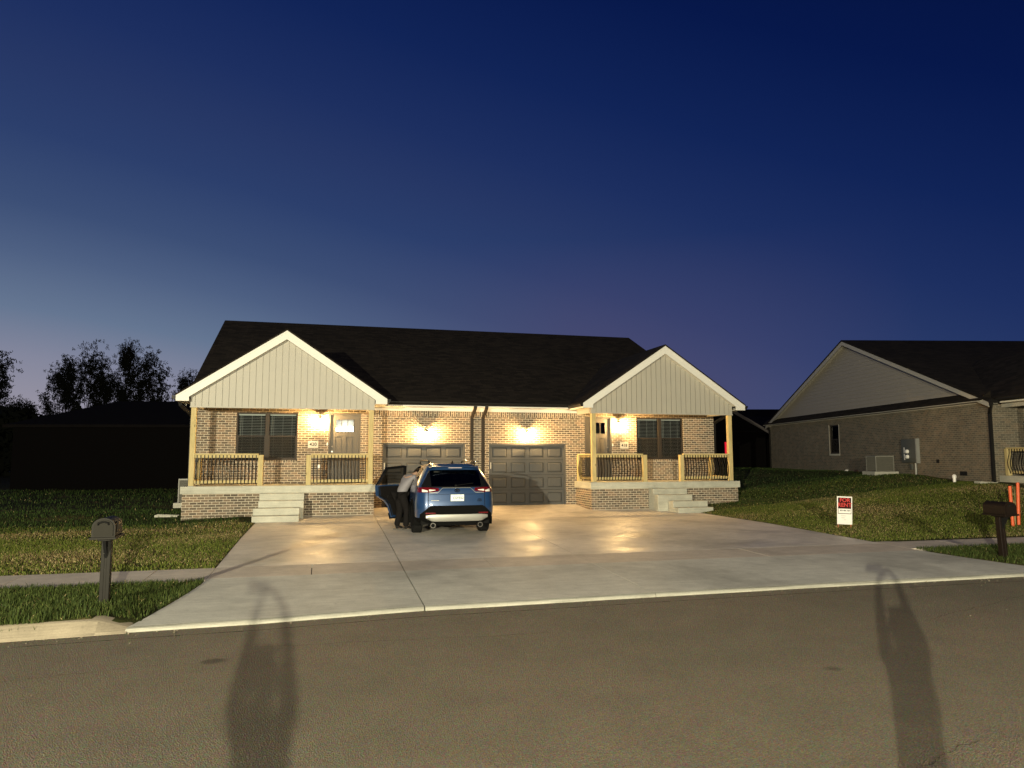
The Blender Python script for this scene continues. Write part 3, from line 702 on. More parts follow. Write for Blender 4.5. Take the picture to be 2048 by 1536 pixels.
    # steps
    st = MB(); tr = [(-1.592,.625),(-1.95,.43),(-2.31,.235),(-2.69,.04)]; yb = [-1.95,-2.31,-2.69,-3.06]
    xa, xb = (5.765, 7.055); off = .36 if s > 0 else .11
    for k in range(4):
        o = off if k > 1 else 0
        st.box(s*(xa+o), s*(xb+o), yb[k], tr[k][0]-.0005, -.3, tr[k][1])
    st.build('steps', M['slab'], H, bevel=.008)
ol = MB(); ol.box(-5.40,-5.32,-.012,-.001,1.35,1.47); ol.build('outlet_cover', M['white_pl'], H, bevel=.003)
# elbow of the downspout under the far left eave
dl = MB(); pl_ = [(-9.58,-.75,3.44),(-9.55,-.72,3.32),(-9.36,-.3,3.12),(-9.33,.05,3.0),(-9.33,.10,-.1)]
for p_, q_ in zip(pl_[:-1], pl_[1:]): dl.bar(p_, q_, .10, .07, up=(0,1,0))
dl.build('downspout', M['black'], H)
dl = MB()
for p_, q_ in zip(pl_[:-1], pl_[1:]): dl.bar((-p_[0],p_[1],p_[2]), (-q_[0],q_[1],q_[2]), .10, .07, up=(0,1,0))
dl.build('downspout', M['black'], H)
# ------------------------------------------------------------------ the neighbouring house (right)
TH = -R(12.66)
N = thing('neighbour_house', 'unlit brick house with a pale gable wall, at the right edge beyond the sign', 'house', (17.65,-4.45,.6), TH)
LN = 20.3; EZ = 3.05; RY = 9.85; RZ = 6.85
nw = MB(); nv = M['brick2']
# side wall (x=0) built as a front wall and turned: u runs along +y
def side(mb):   # (u,0,z) -> (0,u,z), outside towards -x
    mb.v = [(v[1], v[0], v[2]) for v in mb.v]; return mb
w1 = MB(); wall_holes(w1, 0, LN, -.7, EZ, [(11.25,12.28,1.26,2.73)], 0, .11); side(w1)
w2 = MB(); wall_holes(w2, 0, 16, -.7, EZ+.12, [(1.18,3.1,.78,2.35)], 0, .11)
w1.join(w2); w1.quad((0,LN,-.7),(16,LN,-.7),(16,LN,EZ),(0,LN,EZ)); w1.quad((16,0,-.7),(16,LN,-.7),(16,LN,EZ),(16,0,EZ)); w1.fix = False
NW = w1.build('brick_wall', nv, N)
sb = MB(); sb.box(11.2,12.33,-.02,.03,1.17,1.255); side(sb).build('brick_sill', M['slab'], NW)
ti = MB(); ti.box(11.2,11.248,-.012,.02,1.258,2.74); ti.box(12.282,12.33,-.012,.02,1.258,2.74); side(ti).build('window_trim', M['siding'], NW)
# window in the side wall
wf = window(N, 11.25, 12.28, 1.26, 2.73, twin=False)
for o in [wf]+list(wf.children):
    for v in o.data.vertices: v.co = (v.co.y, v.co.x, v.co.z)
    o.data.flip_normals(); boxuv(o.data)
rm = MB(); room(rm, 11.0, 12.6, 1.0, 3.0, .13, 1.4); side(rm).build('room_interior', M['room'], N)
window(N, 1.18, 3.1, .78, 2.35)
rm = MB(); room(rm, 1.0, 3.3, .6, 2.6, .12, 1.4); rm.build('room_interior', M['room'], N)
# gable of lapped siding
gs = MB(); lap = .18; z = EZ+.34; gx_ = -.02
sl = (RZ-.25-EZ)/(RY+.0)
def yr(z): return max(.05, (z-EZ-.16)/sl), min(LN-.05, 2*RY+.0-(z-EZ-.16)/sl)
while z < RZ-.3:
    a, b = yr(z); a2, b2 = yr(z+lap)
    if b2-a2 < .1: break
    gs.add([(gx_-.022,a,z),(gx_-.022,b,z),(gx_-.004,b2,z+lap),(gx_-.004,a2,z+lap),(gx_,a,z),(gx_,b,z)], [(0,1,2,3),(0,4,5,1)]); z += lap
gs.fix = False; gs.build('gable_siding', simple('grey_lap_siding', (.27,.245,.205), .55, var=.06, scale=3), N)
# main roof with a rake overhang on the left
rs = [(-.45,EZ+.02),(RY,RZ),(2*RY+.45,EZ+.02),(2*RY+.45,EZ-.04),(RY,RZ-.065),(-.45,EZ-.04)]
MB().prism(rs, 'x', -.36, 16.4).build('roof', M['shingle'], N)
for q in ((-.43, RY), (2*RY+.43, RY)):
    y0 = q[0]; s = 1 if y0 < RY else -1; sl2 = (RZ-EZ-.02)/(RY+.45)
    z0 = lambda y: RZ-.07-sl2*abs(y-RY)
    poly = [(RY,z0(RY)),(y0,z0(y0)),(y0,z0(y0)-.17),(RY,z0(RY)-.19)]
    MB().prism(poly, 'x', -.34, -.315).build('rake_fascia', M['siding'], N)
    p2 = [(RY,z0(RY)-.03),(y0,z0(y0)-.03),(y0,z0(y0)-.05),(RY,z0(RY)-.05)]
    MB().prism(p2, 'x', -.313, -.006).build('rake_soffit', M['siding'], N)
# narrow pent roof along the foot of the gable
pr = MB(); pr.prism([(-.006,EZ+.40),(-.40,EZ+.10),(-.40,EZ+.05),(-.006,EZ+.05)], 'y', -.1, LN+.1); pr.build('pent_roof', M['shingle'], N)
MB().box(-.38,-.006,-.08,LN+.08,EZ+.015,EZ+.045).build('pent_soffit', M['siding'], N)
MB().box(-.025,-.004,.02,LN,EZ-.03,EZ+.012).build('frieze_board', M['siding'], N)
# front eave gutter, downspouts
gt = MB(); gt.prism([(-.455,EZ+.03),(-.56,EZ+.035),(-.56,EZ),(-.53,EZ-.08),(-.455,EZ-.08)], 'x', -.36, .2); gt.build('gutter', M['black'], N)
ds = MB()
for p_, q_ in (((-.30,-.50,EZ-.05),(-.30,-.50,EZ-.14)),((-.30,-.50,EZ-.13),(-.055,-.06,EZ-.40)),((-.055,-.06,EZ-.38),(-.055,-.06,-.02))): ds.bar(p_, q_, .10, .075, up=(0,1,0))
ds.build('downspout', M['black'], N)
ds = MB()
for p_, q_ in (((-.20,LN+.1,EZ),(-.05,LN-.1,EZ-.3)),((-.05,LN-.1,EZ-.28),(-.05,LN-.1,0))): ds.bar(p_, q_, .09, .07, up=(0,1,0))
ds.build('downspout', M['black'], N)
XN = lambda t: .30+(5.41-(t-B_))      # outer end (t=A) at the left corner
XN = lambda t: .38+(A-t)
porch(N, XN, A, B_, 1.5, .45, 2.84, -.8, nv)
gable_roof(N, XN, A, B_, -1.75, 4.6, EZ+.14, EZ+2.2, .40, 2.84, 1.5)
# meter, vents, pipes on the side wall
mt = MB(); mt.box(-.15,-.002,4.42,5.45,.86,1.84); ME = mt.build('electric_meter', M['meter'], N, bevel=.01)
MB().box(-.152,-.002,4.36,4.418,.84,1.86).build('cover_edge', M['galv'], ME)
for zz in (1.33, 1.11):
    k = MB(); k.lathe([(.085,-.152),(.085,-.19),(.07,-.235),(.03,-.25)], (0,4.98,zz), 16, 'x'); k.build('meter_dial', M['white_pl'], ME, smooth=40)
lb = MB(); lb.box(-.155,-.1515,5.20,5.27,.98,1.22); lb.box(-.155,-.1515,5.20,5.27,1.26,1.5); lb.build('meter_label', M['white_pl'], ME)
cd = MB(); cd.tube([(-.06,4.60,.85),(-.06,4.62,-.1)], .045, 10); cd.build('conduit', M['galv'], ME, smooth=40)
bx = MB(); bx.box(-.10,-.002,4.85,5.0,.58,.80); bx.build('junction_box', M['meter'], ME)
for (y0,y1,z0,z1) in ((1.45,1.86,.40,.56),(11.62,12.6,.10,.40),(18.9,19.2,.12,.27)):
    v = MB(); v.box(-.012,-.002,y0,y1,z0,z1)
    for k in range(4): v.box(-.02,-.0125,y0+.01,y1-.01,z0+(k+.3)*(z1-z0)/4.2,z0+(k+.6)*(z1-z0)/4.2)
    v.build('foundation_vent', M['black'], N)
v = MB(); v.box(-.03,-.002,3.10,3.24,.86,1.0); v.build('exhaust_vent', M['black'], N)
v = MB(); v.box(-.06,-.002,9.5,9.72,.30,.48); v.build('exhaust_vent', simple('brown_vent_hood', (.06,.02,.015), .5), N)
for yy in (10.45, 10.62, 8.95):
    p = MB(); p.tube([(-.07,yy,-.15),(-.07,yy,.42 if yy > 9 else .16),(-.005,yy,.46 if yy > 9 else .19)], .028, 8); p.build('drain_pipe', M['white_pl'], N, smooth=40)
# condenser beside the side wall
def condenser(name, label, loc, rz, w, h, group=None):
    t = thing(name, label, 'air conditioner', loc, rz, 'air conditioner units beside the houses'); hw = w/2
    pd = MB(); pd.box(-hw-.12,hw+.12,-hw-.12,hw+.12,-.12,.05); pd.build('base_pad', M['slab'], t, bevel=.01)
    c = MB(); n = 26
    for s in range(4):
        f = MB()
        for k in range(n):
            x = -hw+.06+(w-.12)*k/(n-1); f.box(x-.006,x+.006,-hw+.01,-hw+.03,.10,h-.06)
        for zz in np.linspace(.18, h-.12, 7): f.box(-hw+.03,hw-.03,-hw+.002,-hw+.012,zz-.006,zz+.006)
        f.xf(Matrix.Rotation(s*math.pi/2, 4, 'Z')); c.join(f)
    c.box(-hw+.035,hw-.035,-hw+.035,hw-.035,.06,h-.03); c.build('louvre_grille', simple('dull_grille', (.11,.105,.085), .7), t)
    fr = MB()
    for a, b in ((-1,-1),(1,-1),(1,1),(-1,1)): fr.box(a*hw-.03*(a>0),a*hw+.03*(a<0),b*hw-.03*(b>0),b*hw+.03*(b<0),.055,h-.045)
    fr.box(-hw,hw,-hw,hw,h-.045,h); fr.build('cabinet_frame', simple('pale_grey_cabinet', (.20,.195,.165), .45, var=.05), t)
    fg = MB()
    for r in np.linspace(.08, hw-.06, 6): fg.tube([(r*math.cos(a),r*math.sin(a),h+.012) for a in np.linspace(0, 2*math.pi, 25)], .005, 5, cap=False)
    for k in range(8): fg.tube([(0,0,h+.012),((hw-.05)*math.cos(k*math.pi/4),(hw-.05)*math.sin(k*math.pi/4),h+.006)], .005, 5)
    fg.build('fan_guard', M['black'], t); return t
Nm = Matrix.Translation((17.65,-4.45,.6)) @ Matrix.Rotation(TH, 4, 'Z')
q = Nm @ Vector((-.95,5.75,0)); zc = float(lawn(q.x, q.y))
condenser('condenser_unit', 'pale grey air conditioner on a concrete pad beside the unlit neighbouring brick wall', (q.x,q.y,zc+.08), TH, .80, .72)
condenser('condenser_unit', 'grey air conditioner half hidden behind the left porch of the lit duplex', (-9.62,2.4,.12), 0, .74, .86)
def splash(label, x, y, rz):
    t = MB(); t.prism([(-.32,0),(.32,0),(.32,.06),(.28,.075),(-.28,.04),(-.32,.05)], 'y', -.16, -.11); t.prism([(-.32,0),(.32,0),(.32,.06),(.28,.075),(-.28,.04),(-.32,.05)], 'y', .11, .16); t.box(-.32,.32,-.109,.109,0,.028); t.box(.28,.319,-.109,.109,.029,.06)
    o = t.build('splash_block', M['slab'], bevel=.004); o.location = (x,y,float(lawn(x,y))+.005); o.rotation_euler = (0,0,rz); return tag(o, label, 'splash block', 'concrete splash blocks under downspouts')
splash('concrete splash block on the grass by the front corner of the left porch', -9.80, -.75, R(180)); splash('concrete splash block further back along the left side of the lit duplex', -10.0, 3.6, R(180))
q = Nm @ Vector((-.42,-.15,0)); splash('pale splash block under the black downspout at the corner of the neighbouring house', q.x, q.y, TH+R(180))
q = Nm @ Vector((-.6,1.3,0)); co = MB(); co.lathe([(.055,-.15),(.055,.16),(.075,.165),(.075,.24),(.045,.29),(.02,.30)], n=14)
o = co.build('cleanout_pipe', M['white_pl'], smooth=40); o.location = (q.x,q.y,float(lawn(q.x,q.y))); tag(o, 'white capped drain pipe standing in the grass near the neighbouring brick wall', 'pipe')
# ------------------------------------------------------------------ mailboxes
def mailbox(label, x, y, rz, lean=0, col=None, post_h=.80):
    t = thing('mailbox', label, 'mailbox', (x,y,float(lawn(x,y))), rz, 'mailboxes on posts by the kerb'); t.rotation_euler = (0,lean,rz)
    mat = col or simple('mailbox_resin', (.012,.011,.009), .5, var=.15, scale=8)
    p = MB(); p.box(-.052,.052,-.052,.052,-.15,post_h-.02); p.box(-.058,-.010,-.056,.056,-.15,post_h-.05); p.box(.010,.058,-.056,.056,-.15,post_h-.05); p.build('post', mat, t, bevel=.006)
    w, L, hs = .125, .50, .135; z0 = post_h
    def prof(k, dz=0): return [(-w*k,z0+dz),(w*k,z0+dz),(w*k,z0+hs)]+[(w*k*math.cos(a),z0+hs+.105*k*math.sin(a)) for a in np.linspace(0, math.pi, 15)[1:-1]]+[(-w*k,z0+hs)]
    b = MB(); b.prism(prof(1,.012), 'y', -.26, .24); b.build('box', mat, t, smooth=40)
    rim = MB(); rim.prism(prof(1.08,.008), 'y', -.278, -.255); rim.build('door_rim', mat, t, smooth=40)
    d = MB(); d.prism(prof(.90,.022), 'y', -.292, -.279); D = d.build('door', simple('mailbox_door', (.019,.018,.015), .75, var=.08, scale=10) if col is None else mat, t, smooth=40)
    hd = MB(); hd.tube([(-.06,-.296,z0+.165),(-.055,-.315,z0+.190),(0,-.322,z0+.205),(.055,-.315,z0+.190),(.06,-.296,z0+.165)], .011, 8); hd.build('handle', M['seal'], D, smooth=50)
    ba = MB(); ba.box(-.155,.155,-.31,.25,z0-.022,z0+.008); ba.box(-.075,.075,-.20,.12,z0-.05,z0-.023); ba.build('base_plate', mat, t, bevel=.004)
    br = MB(); br.prism([(-.053,z0-.05),(-.20,z0-.05),(-.053,z0-.28)], 'x', -.018, .018); br.build('bracket', M['seal'], t)
    fl = MB(); fl.box(.128,.138,-.10,.12,z0+.18,z0+.205); fl.box(.128,.14,-.13,-.09,z0+.06,z0+.21); fl.build('flag', mat, t)
    return t
mailbox('dark mailbox with a grey front door on the grass strip left of the driveway', -7.99, -14.50, R(3), post_h=.86)
mailbox('dark brown mailbox leaning on its post at the right edge near the orange stakes', 7.47, -13.75, R(-4), lean=R(-3), col=simple('dark_brown_plastic', (.010,.0065,.005), .55, var=.15), post_h=.84)
# orange marker stakes behind the right mailbox
def stake(label, x, y, tilt, h):
    t = thing('marker_stake', label, 'marker stake', (x,y,float(lawn(x,y))), 0, 'orange utility marker stakes'); t.rotation_euler = (0,tilt,0)
    a = MB(); a.tube([(0,0,-.1),(0,0,h)], .040, 12); a.build('tube', M['orange'], t, smooth=40)
    c = MB(); c.lathe([(.041,h),(.041,h+.012),(.02,h+.025)], n=12); c.build('cap', M['seal'] if tilt < 0 else M['orange'], t); return t
stake('orange marker stake with a dark cap behind the right mailbox', 12.35, -9.70, R(-1), 1.05)
stake('plain taller orange marker stake behind the right mailbox, tilted right', 12.72, -9.55, R(3), 1.10)
wd = MB()
for k in range(5):
    a = k*1.3; wd.tube([(0,0,0),(.03*math.cos(a),.03*math.sin(a),.5),(.10*math.cos(a)-.05,.06*math.sin(a),.95+.05*math.sin(a*3))], [.008,.006,.003], 5)
    for zz in (.4,.6,.8): wd.tube([(.03*math.cos(a),.03*math.sin(a),zz),(.03*math.cos(a)+.08*math.sin(a*2+zz*9),.06,zz+.08)], [.005,.002], 4)
o = wd.build('dry_weed', simple('dry_stalk', (.28,.22,.10), .8)); o.location = (12.55,-9.6,float(lawn(12.55,-9.6))); tag(o, 'dry weed stalk between the two orange marker stakes', 'weed')
# ------------------------------------------------------------------ for-rent sign
sx, sy = 7.93, -8.75; SG = thing('yard_sign', 'white yard sign reading FOR RENT on the grass right of the driveway', 'sign', (sx,sy,float(lawn(sx,sy))), R(-14)); SG.rotation_euler = (0,R(2.2),R(-16))
w, h, z0 = .195, .72, .09
pn = MB(); pn.box(-w,w,-.004,.004,z0,z0+h); pn.build('panel', M['white_pl'], SG)
bk = MB(); bk.box(-w+.025,w-.025,-.0055,-.0045,z0+.27,z0+h-.03); bk.build('black_field', simple('sign_black', (.03,.006,.006), .5), SG)
wp = MB(); wp.box(-w+.035,w-.035,-.0075,-.006,z0+.285,z0+.405); wp.build('number_strip', M['white_pl'], SG)
red = simple('sign_red', (.55,.045,.04), .5, var=.03)
text('sign_word', 'FOR', .145, (.005,-.0075,z0+h-.10), (R(90),0,0), red, SG); text('sign_word', 'RENT', .145, (0,-.0075,z0+h-.225), (R(90),0,0), red, SG)
text('phone_number', '859 486 7267', .047, (.01,-.009,z0+.355), (R(90),0,0), M['ink'], SG)
ln = MB()
for k, (a, b) in enumerate(((-.10,.02),(-.09,.0),(-.02,.03))): ln.box(a,b,-.0065,-.0048,z0+.215-k*.05,z0+.223-k*.05)
ln.build('small_print', simple('faded_print', (.35,.30,.28), .6), SG)
sk = MB(); sk.box(-w+.02,-w+.045,.005,.02,-.1,z0+h); sk.box(w-.045,w-.02,.005,.02,-.1,z0+h+.012); sk.build('stake', simple('sign_stake', (.30,.10,.05), .7), SG)
# ------------------------------------------------------------------ far houses (dark)
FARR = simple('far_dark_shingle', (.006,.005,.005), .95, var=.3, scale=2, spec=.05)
def far_house(label, loc, rz, L, Dp, eave, ridge, hip=0, gable=False):
    t = thing('dark_house', label, 'house', loc, rz, 'dark houses in the background')
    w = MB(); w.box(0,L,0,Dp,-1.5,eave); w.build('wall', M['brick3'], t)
    r = MB(); o = .35; m = Dp/2
    pts = [(-o,-o,eave-.05),(L+o,-o,eave-.05),(L+o,Dp+o,eave-.05),(-o,Dp+o,eave-.05),(hip-o if not hip else hip,m,ridge),(L-hip+(o if not hip else 0),m,ridge)]
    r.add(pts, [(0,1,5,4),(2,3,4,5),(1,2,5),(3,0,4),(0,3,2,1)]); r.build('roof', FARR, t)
    if gable:
        gx0, gx1 = gable; gm = (gx0+gx1)/2; gz = eave+(gx1-gx0)/2*.62
        g_ = MB(); g_.prism([(gx0-.3,eave-.12),(gm,gz),(gx1+.3,eave-.12)], 'y', -1.6, m*.8); g_.build('gable_roof', FARR, t)
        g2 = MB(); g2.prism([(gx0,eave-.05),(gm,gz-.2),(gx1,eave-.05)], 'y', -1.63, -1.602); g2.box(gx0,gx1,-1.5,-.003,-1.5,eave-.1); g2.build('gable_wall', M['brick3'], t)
        f = MB(); f.bar((gx0-.3,-1.65,eave-.2),(gm,-1.65,gz-.08),.03,.18); f.bar((gx1+.3,-1.65,eave-.2),(gm,-1.65,gz-.08),.03,.18); f.build('rake_fascia', simple('dim_trim', (.06,.05,.048), .7), t)
    for k in range(int(L//3.2) if gable else 0):
        x = 1.2+k*3.1; wn = MB(); wn.box(x,x+.9,-.02,-.002,.9,2.2); wn.build('window', M['black'], t)
    f = MB(); f.box(-o,L+o,-o-.03,-o,eave-.2,eave-.04); f.build('fascia', FARR if not gable and hip < 3.1 else simple('dim_gutter', (.006,.005,.005), .8), t)
    return t
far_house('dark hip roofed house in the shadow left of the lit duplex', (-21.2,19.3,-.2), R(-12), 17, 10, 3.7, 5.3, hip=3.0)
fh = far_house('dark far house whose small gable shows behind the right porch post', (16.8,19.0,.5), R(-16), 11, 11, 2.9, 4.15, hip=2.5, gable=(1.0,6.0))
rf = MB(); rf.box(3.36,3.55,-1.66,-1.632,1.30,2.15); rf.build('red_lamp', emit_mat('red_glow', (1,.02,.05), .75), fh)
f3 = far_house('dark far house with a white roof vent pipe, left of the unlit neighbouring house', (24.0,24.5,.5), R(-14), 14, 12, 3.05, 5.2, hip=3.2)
vp = MB(); vp.tube([(1.6,2.6,3.6),(1.6,2.6,4.25)], .06, 8); vp.build('vent_pipe', M['white_pl'], f3)
# ------------------------------------------------------------------ the blue car
def paint():
    t = NT('blue_car_paint'); nz = t.noise(t.uv(obj=True), 300, 2)
    t.set(Base_Color=t.mix(nz, (.013,.042,.118,1), (.019,.056,.15,1)), Roughness=.32, Metallic=.25, Coat_Weight=1.0, Coat_Roughness=.04); return t.m
PAINT = paint(); CLAD = simple('black_cladding', (.005,.005,.005), .92, var=.2, scale=30, spec=.05); GLOSS = simple('gloss_black', (.008,.008,.008), .12)
TINT = glass_mat('tinted_glass', (.55,.55,.55,1), .42, .01); CLEAR = glass_mat('car_glass', (.8,.85,.8,1), .75)
SILV = simple('silver_trim', (.33,.325,.30), .42, metal=.5, var=.05); REDL = simple('red_lens', (.11,.004,.006), .15, coat=1); WHITEL = simple('white_lens', (.75,.72,.66), .12, coat=1)
TYRE = simple('tyre_rubber', (.009,.009,.009), .9, var=.2, scale=40); RIM = simple('alloy_rim', (.25,.25,.25), .3, metal=.9); SEAT = simple('dark_seat', (.009,.008,.008), .9, spec=.08)
zl = [.30,.36,.46,.60,.74,.90,1.00,1.08,1.13,1.20,1.34,1.46,1.54,1.60,1.635,1.655]
wl_ = [.84,.895,.918,.925,.925,.92,.915,.905,.885,.855,.785,.715,.665,.61,.52,.40]
rl_ = [.20,.13,.06,.03,.035,.06,.075,.095,.12,.17,.28,.385,.44,.46,.52,.66]
fl_ = [4.42,4.50,4.56,4.58,4.58,4.52,4.45,4.20,3.75,3.55,3.15,2.80,2.60,2.45,2.35,2.2]
cw = lambda z: float(np.interp(z, zl, wl_)); cr = lambda z: float(np.interp(z, zl, rl_)); cf = lambda z: float(np.interp(z, zl, fl_))
def rcor(z): return min(.26, cw(z)*.45)
def rear_y(x, z, off=0):
    w, r, k = cw(z), cr(z), rcor(z); ax = abs(x); bow = .05*(ax/w)**2
    y = r+bow
    if ax > w-k:
        q = min(1, (ax-(w-k))/k); y = r+bow+k*1.25*(1-math.sqrt(max(0, 1-q*q)))
    return y-off
def outline(z):
    w, r, f, k = cw(z), cr(z), cf(z), rcor(z); pts = []
    for x in np.linspace(0, w-k, 6): pts.append((x, rear_y(x, z)))
    for a in np.linspace(0, math.pi/2, 8)[1:]:
        x = w-k+k*math.sin(a); pts.append((x, r+.05*(x/w)**2+k*1.25*(1-math.cos(a))))
    y0 = pts[-1][1]
    for y in np.linspace(y0, f-.5, 30)[1:]:
        t = (y-y0)/(f-y0); pts.append((w*(1-.02*max(0,t-.6)), y))
    for a in np.linspace(0, math.pi/2, 6)[1:]: pts.append((w*.992-.5*w*(1-math.cos(a)), f-.5+.5*math.sin(a)))
    pts.append((0, f))
    return pts
zz = [.30,.36,.42,.48,.54,.60,.67,.74,.82,.90,.97,1.03,1.08,1.13,1.19,1.26,1.34,1.42,1.49,1.54,1.58,1.61,1.635,1.655]
half = [outline(z) for z in zz]; nh = len(half[0])
ring = lambda i: [(x, y, zz[i]) for x, y in half[i]]+[(-x, y, zz[i]) for x, y in half[i][-2:0:-1]]
nr = 2*nh-2
CAR = thing('blue_car', 'blue compact SUV parked nose-in before the left garage door with its left rear door open', 'car', (-2.12,-7.79,-.17), R(0)); CAR.scale = (1.04,1.04,1.04)
V = [p for i in range(len(zz)) for p in ring(i)]
parts = {k: MB() for k in ('body','side_window','windscreen','clad')}
for m in parts.values(): m.v = list(V)
WY = (.98, 3.67)
for i in range(len(zz)-1):
    for k in range(nr):
        f = (i*nr+k, i*nr+(k+1)%nr, (i+1)*nr+(k+1)%nr, (i+1)*nr+k)
        c = sum((Vector(V[j]) for j in f), Vector())/4; z = c.z; nrm = (Vector(V[f[1]])-Vector(V[f[0]])).cross(Vector(V[f[3]])-Vector(V[f[0]])).normalized()
        sidef = abs(nrm.x) > .72
        if sidef and min(math.hypot(c.y-w, z-.36) for w in WY) < .40: continue
        if sidef and c.x < 0 and 1.42 < c.y < 2.38 and .42 < z < 1.56 and math.hypot(c.y-.98, z-.36) > .47: continue     # open doorway
        if abs(nrm.y) > .5 and nrm.y < 0 and 1.155 < z < 1.50 and abs(c.x) < cw(z)-.10: continue                                 # rear window opening
        key = 'body'
        if 1.13 < z < 1.53:
            if sidef and .80 < c.y < 3.4 and not (1.30 < c.y < 1.42 or 2.36 < c.y < 2.46): key = 'side_window'
            elif c.y > 2.6 and abs(c.x) < cw(z)-.06 and not sidef: key = 'windscreen'
        elif z < .42: key = 'clad'
        parts[key].f.append(f)
top = (len(zz)-1)*nr
for k in range(nh-1):
    a, b = top+k, top+k+1; c = top+(nr-k-1 if k+1 < nh-1 else nh-1); d = top+((nr-k)%nr)
    parts['body'].f.append(tuple(dict.fromkeys((a, b, c, d))))
def cleaned(m):
    used = sorted({j for f in m.f for j in f}); mp = {j: n for n, j in enumerate(used)}
    m.v = [m.v[j] for j in used]; m.f = [tuple(mp[j] for j in f) for f in m.f]; return m
BODY = cleaned(parts['body']).build('body', PAINT, CAR, smooth=38)
cleaned(parts['side_window']).build('side_window', TINT, CAR, smooth=38); cleaned(parts['windscreen']).build('windscreen', CLEAR, CAR, smooth=38); cleaned(parts['clad']).build('sill_cladding', CLAD, CAR, smooth=38)
def patch(mb, x0, x1, lo, hi, off, n=12, m=4, th=.0):
    # sheet lying on the rear surface between lo(x) and hi(x), off metres proud
    vs = []
    for i in range(n+1):
        x = x0+(x1-x0)*i/n
        for j in range(m+1):
            z = lo(x)+(hi(x)-lo(x))*j/m; xx = max(-cw(z)+.002, min(cw(z)-.002, x)); vs.append((xx, rear_y(xx, z, off), z))
    k = len(vs); vs += [(x, y+off+.012, z) for x, y, z in vs]
    fs = [(i*(m+1)+j, (i+1)*(m+1)+j, (i+1)*(m+1)+j+1, i*(m+1)+j+1) for i in range(n) for j in range(m)]
    ed = [(j) for j in range(m+1)]+[i*(m+1)+m for i in range(1, n+1)]+[n*(m+1)+j for j in range(m-1, -1, -1)]+[i*(m+1) for i in range(n-1, 0, -1)]
    fs += [(ed[i], ed[(i+1)%len(ed)], ed[(i+1)%len(ed)]+k, ed[i]+k) for i in range(len(ed))]
    return mb.add(vs, fs)
K = lambda v: (lambda x: v)
wp_ = MB(); wp_.bar((-.02,rear_y(0,1.16,.022),1.155),(.40,rear_y(.4,1.20,.022),1.205),.018,.014); wp_.lathe([(.028,-.01),(.024,.02)], (-.02,rear_y(0,1.15,.02),1.15), 10, 'y'); wp_.build('rear_wiper', GLOSS, CAR)
rw = MB(); rw.fix = False; patch(rw, -.78, .78, lambda x: 1.135+.03*abs(x/.78)**3, lambda x: 1.515-.02*(x/.78)**2-max(0,abs(x)-.60)*1.9, .006, 18, 5); rw.build('rear_window', TINT, CAR, smooth=50)
MB_ = MB(); patch(MB_, -.80, -.585, K(1.135), lambda x: 1.15+(x+.80)*1.7, .009, 5, 4); patch(MB_, .585, .80, K(1.135), lambda x: 1.15+(.80-x)*1.7, .009, 5, 4); patch(MB_, -.80, .80, K(1.108), K(1.138), .010, 18, 2); MB_.build('window_surround', GLOSS, CAR, smooth=50)
sp = MB()   # roof spoiler with a brake light
for s_ in (1,): sp.add([(-.60,.44,1.55),(.60,.44,1.55),(.55,.33,1.555),(-.55,.33,1.555),(-.60,.80,1.625),(.60,.80,1.625),(.56,.30,1.588),(-.56,.30,1.588)], [(0,1,2,3),(4,7,6,5),(3,2,6,7),(0,3,7,4),(1,5,6,2),(0,4,5,1)])
SPO = sp.build('spoiler', PAINT, CAR, bevel=.012, smooth=40)
bl = MB(); bl.box(-.16,.16,.318,.332,1.552,1.566); bl.build('brake_light', simple('pale_lens', (.5,.42,.42), .2), SPO)
# tail lamps
for s in (-1, 1):
    t = MB()
    zlo = lambda x: 1.0+max(0, .62-abs(x))*.17; zhi = lambda x: 1.115-max(0,.70-abs(x))*.06
    a, b = sorted((s*.42, s*.885)); patch(t, a, b, zlo, zhi, .022, 14, 3); TL = t.build('tail_lamp', REDL, CAR, smooth=50)
    wv = MB(); a, b = sorted((s*.50, s*.645)); patch(wv, a, b, lambda x: zlo(x)+.028, lambda x: zhi(x)-.042, .030, 6, 2); a, b = sorted((s*.675, s*.80)); patch(wv, a, b, lambda x: zlo(x)+.012, lambda x: 1.045+.03*(abs(x)-.675)/.12, .030, 6, 2); wv.build('reverse_lens', WHITEL, TL, smooth=50)
    bk = MB(); a, b = sorted((s*.652, s*.664)); patch(bk, a, b, K(.62), K(1.0), .002, 2, 6); bk.build('tailgate_seam', M['seal'], BODY)
    # rear reflector, exhaust tip
    rf = MB(); a, b = sorted((s*.50, s*.73)); patch(rf, a, b, K(.515), K(.548), .060, 6, 2); rf.build('reflector', REDL, CAR)
    ex = MB(); ex.lathe([(.057,.10),(.058,-.02),(.047,-.02),(.046,.06)], (s*.55,.06,.255), 18, 'y'); ex.lathe([(.04,.10),(.04,.35)], (s*.55,.06,.255), 12, 'y'); e_ = ex.build('exhaust_tip', simple('exhaust_steel', (.20,.19,.18), .3, metal=.9), CAR, smooth=40)
    MB().lathe([(.045,.045),(.04,.058)], (s*.55,.06,.255), 16, 'y').build('pipe_bore', M['seal'], e_)
cr_ = MB(); f_ = lambda x: 1.108 if abs(x) < .33 else (1.108-(abs(x)-.33)*1.0 if abs(x) < .43 else 1.000)
patch(cr_, -.64, .64, lambda x: f_(x)-.012, lambda x: f_(x)-.001, .014, 40, 1); cr_.build('chrome_strip', SILV, CAR, smooth=40)
sm = MB(); patch(sm, -.62, .62, K(.952), K(.958), .001, 14, 1); sm.build('tailgate_crease', M['seal'], BODY)
pl = MB(); pl.box(-.165,.165,.010,.018,.80,.955); pl.build('plate_recess', simple('plate_shadow', (.03,.06,.12), .5), CAR)
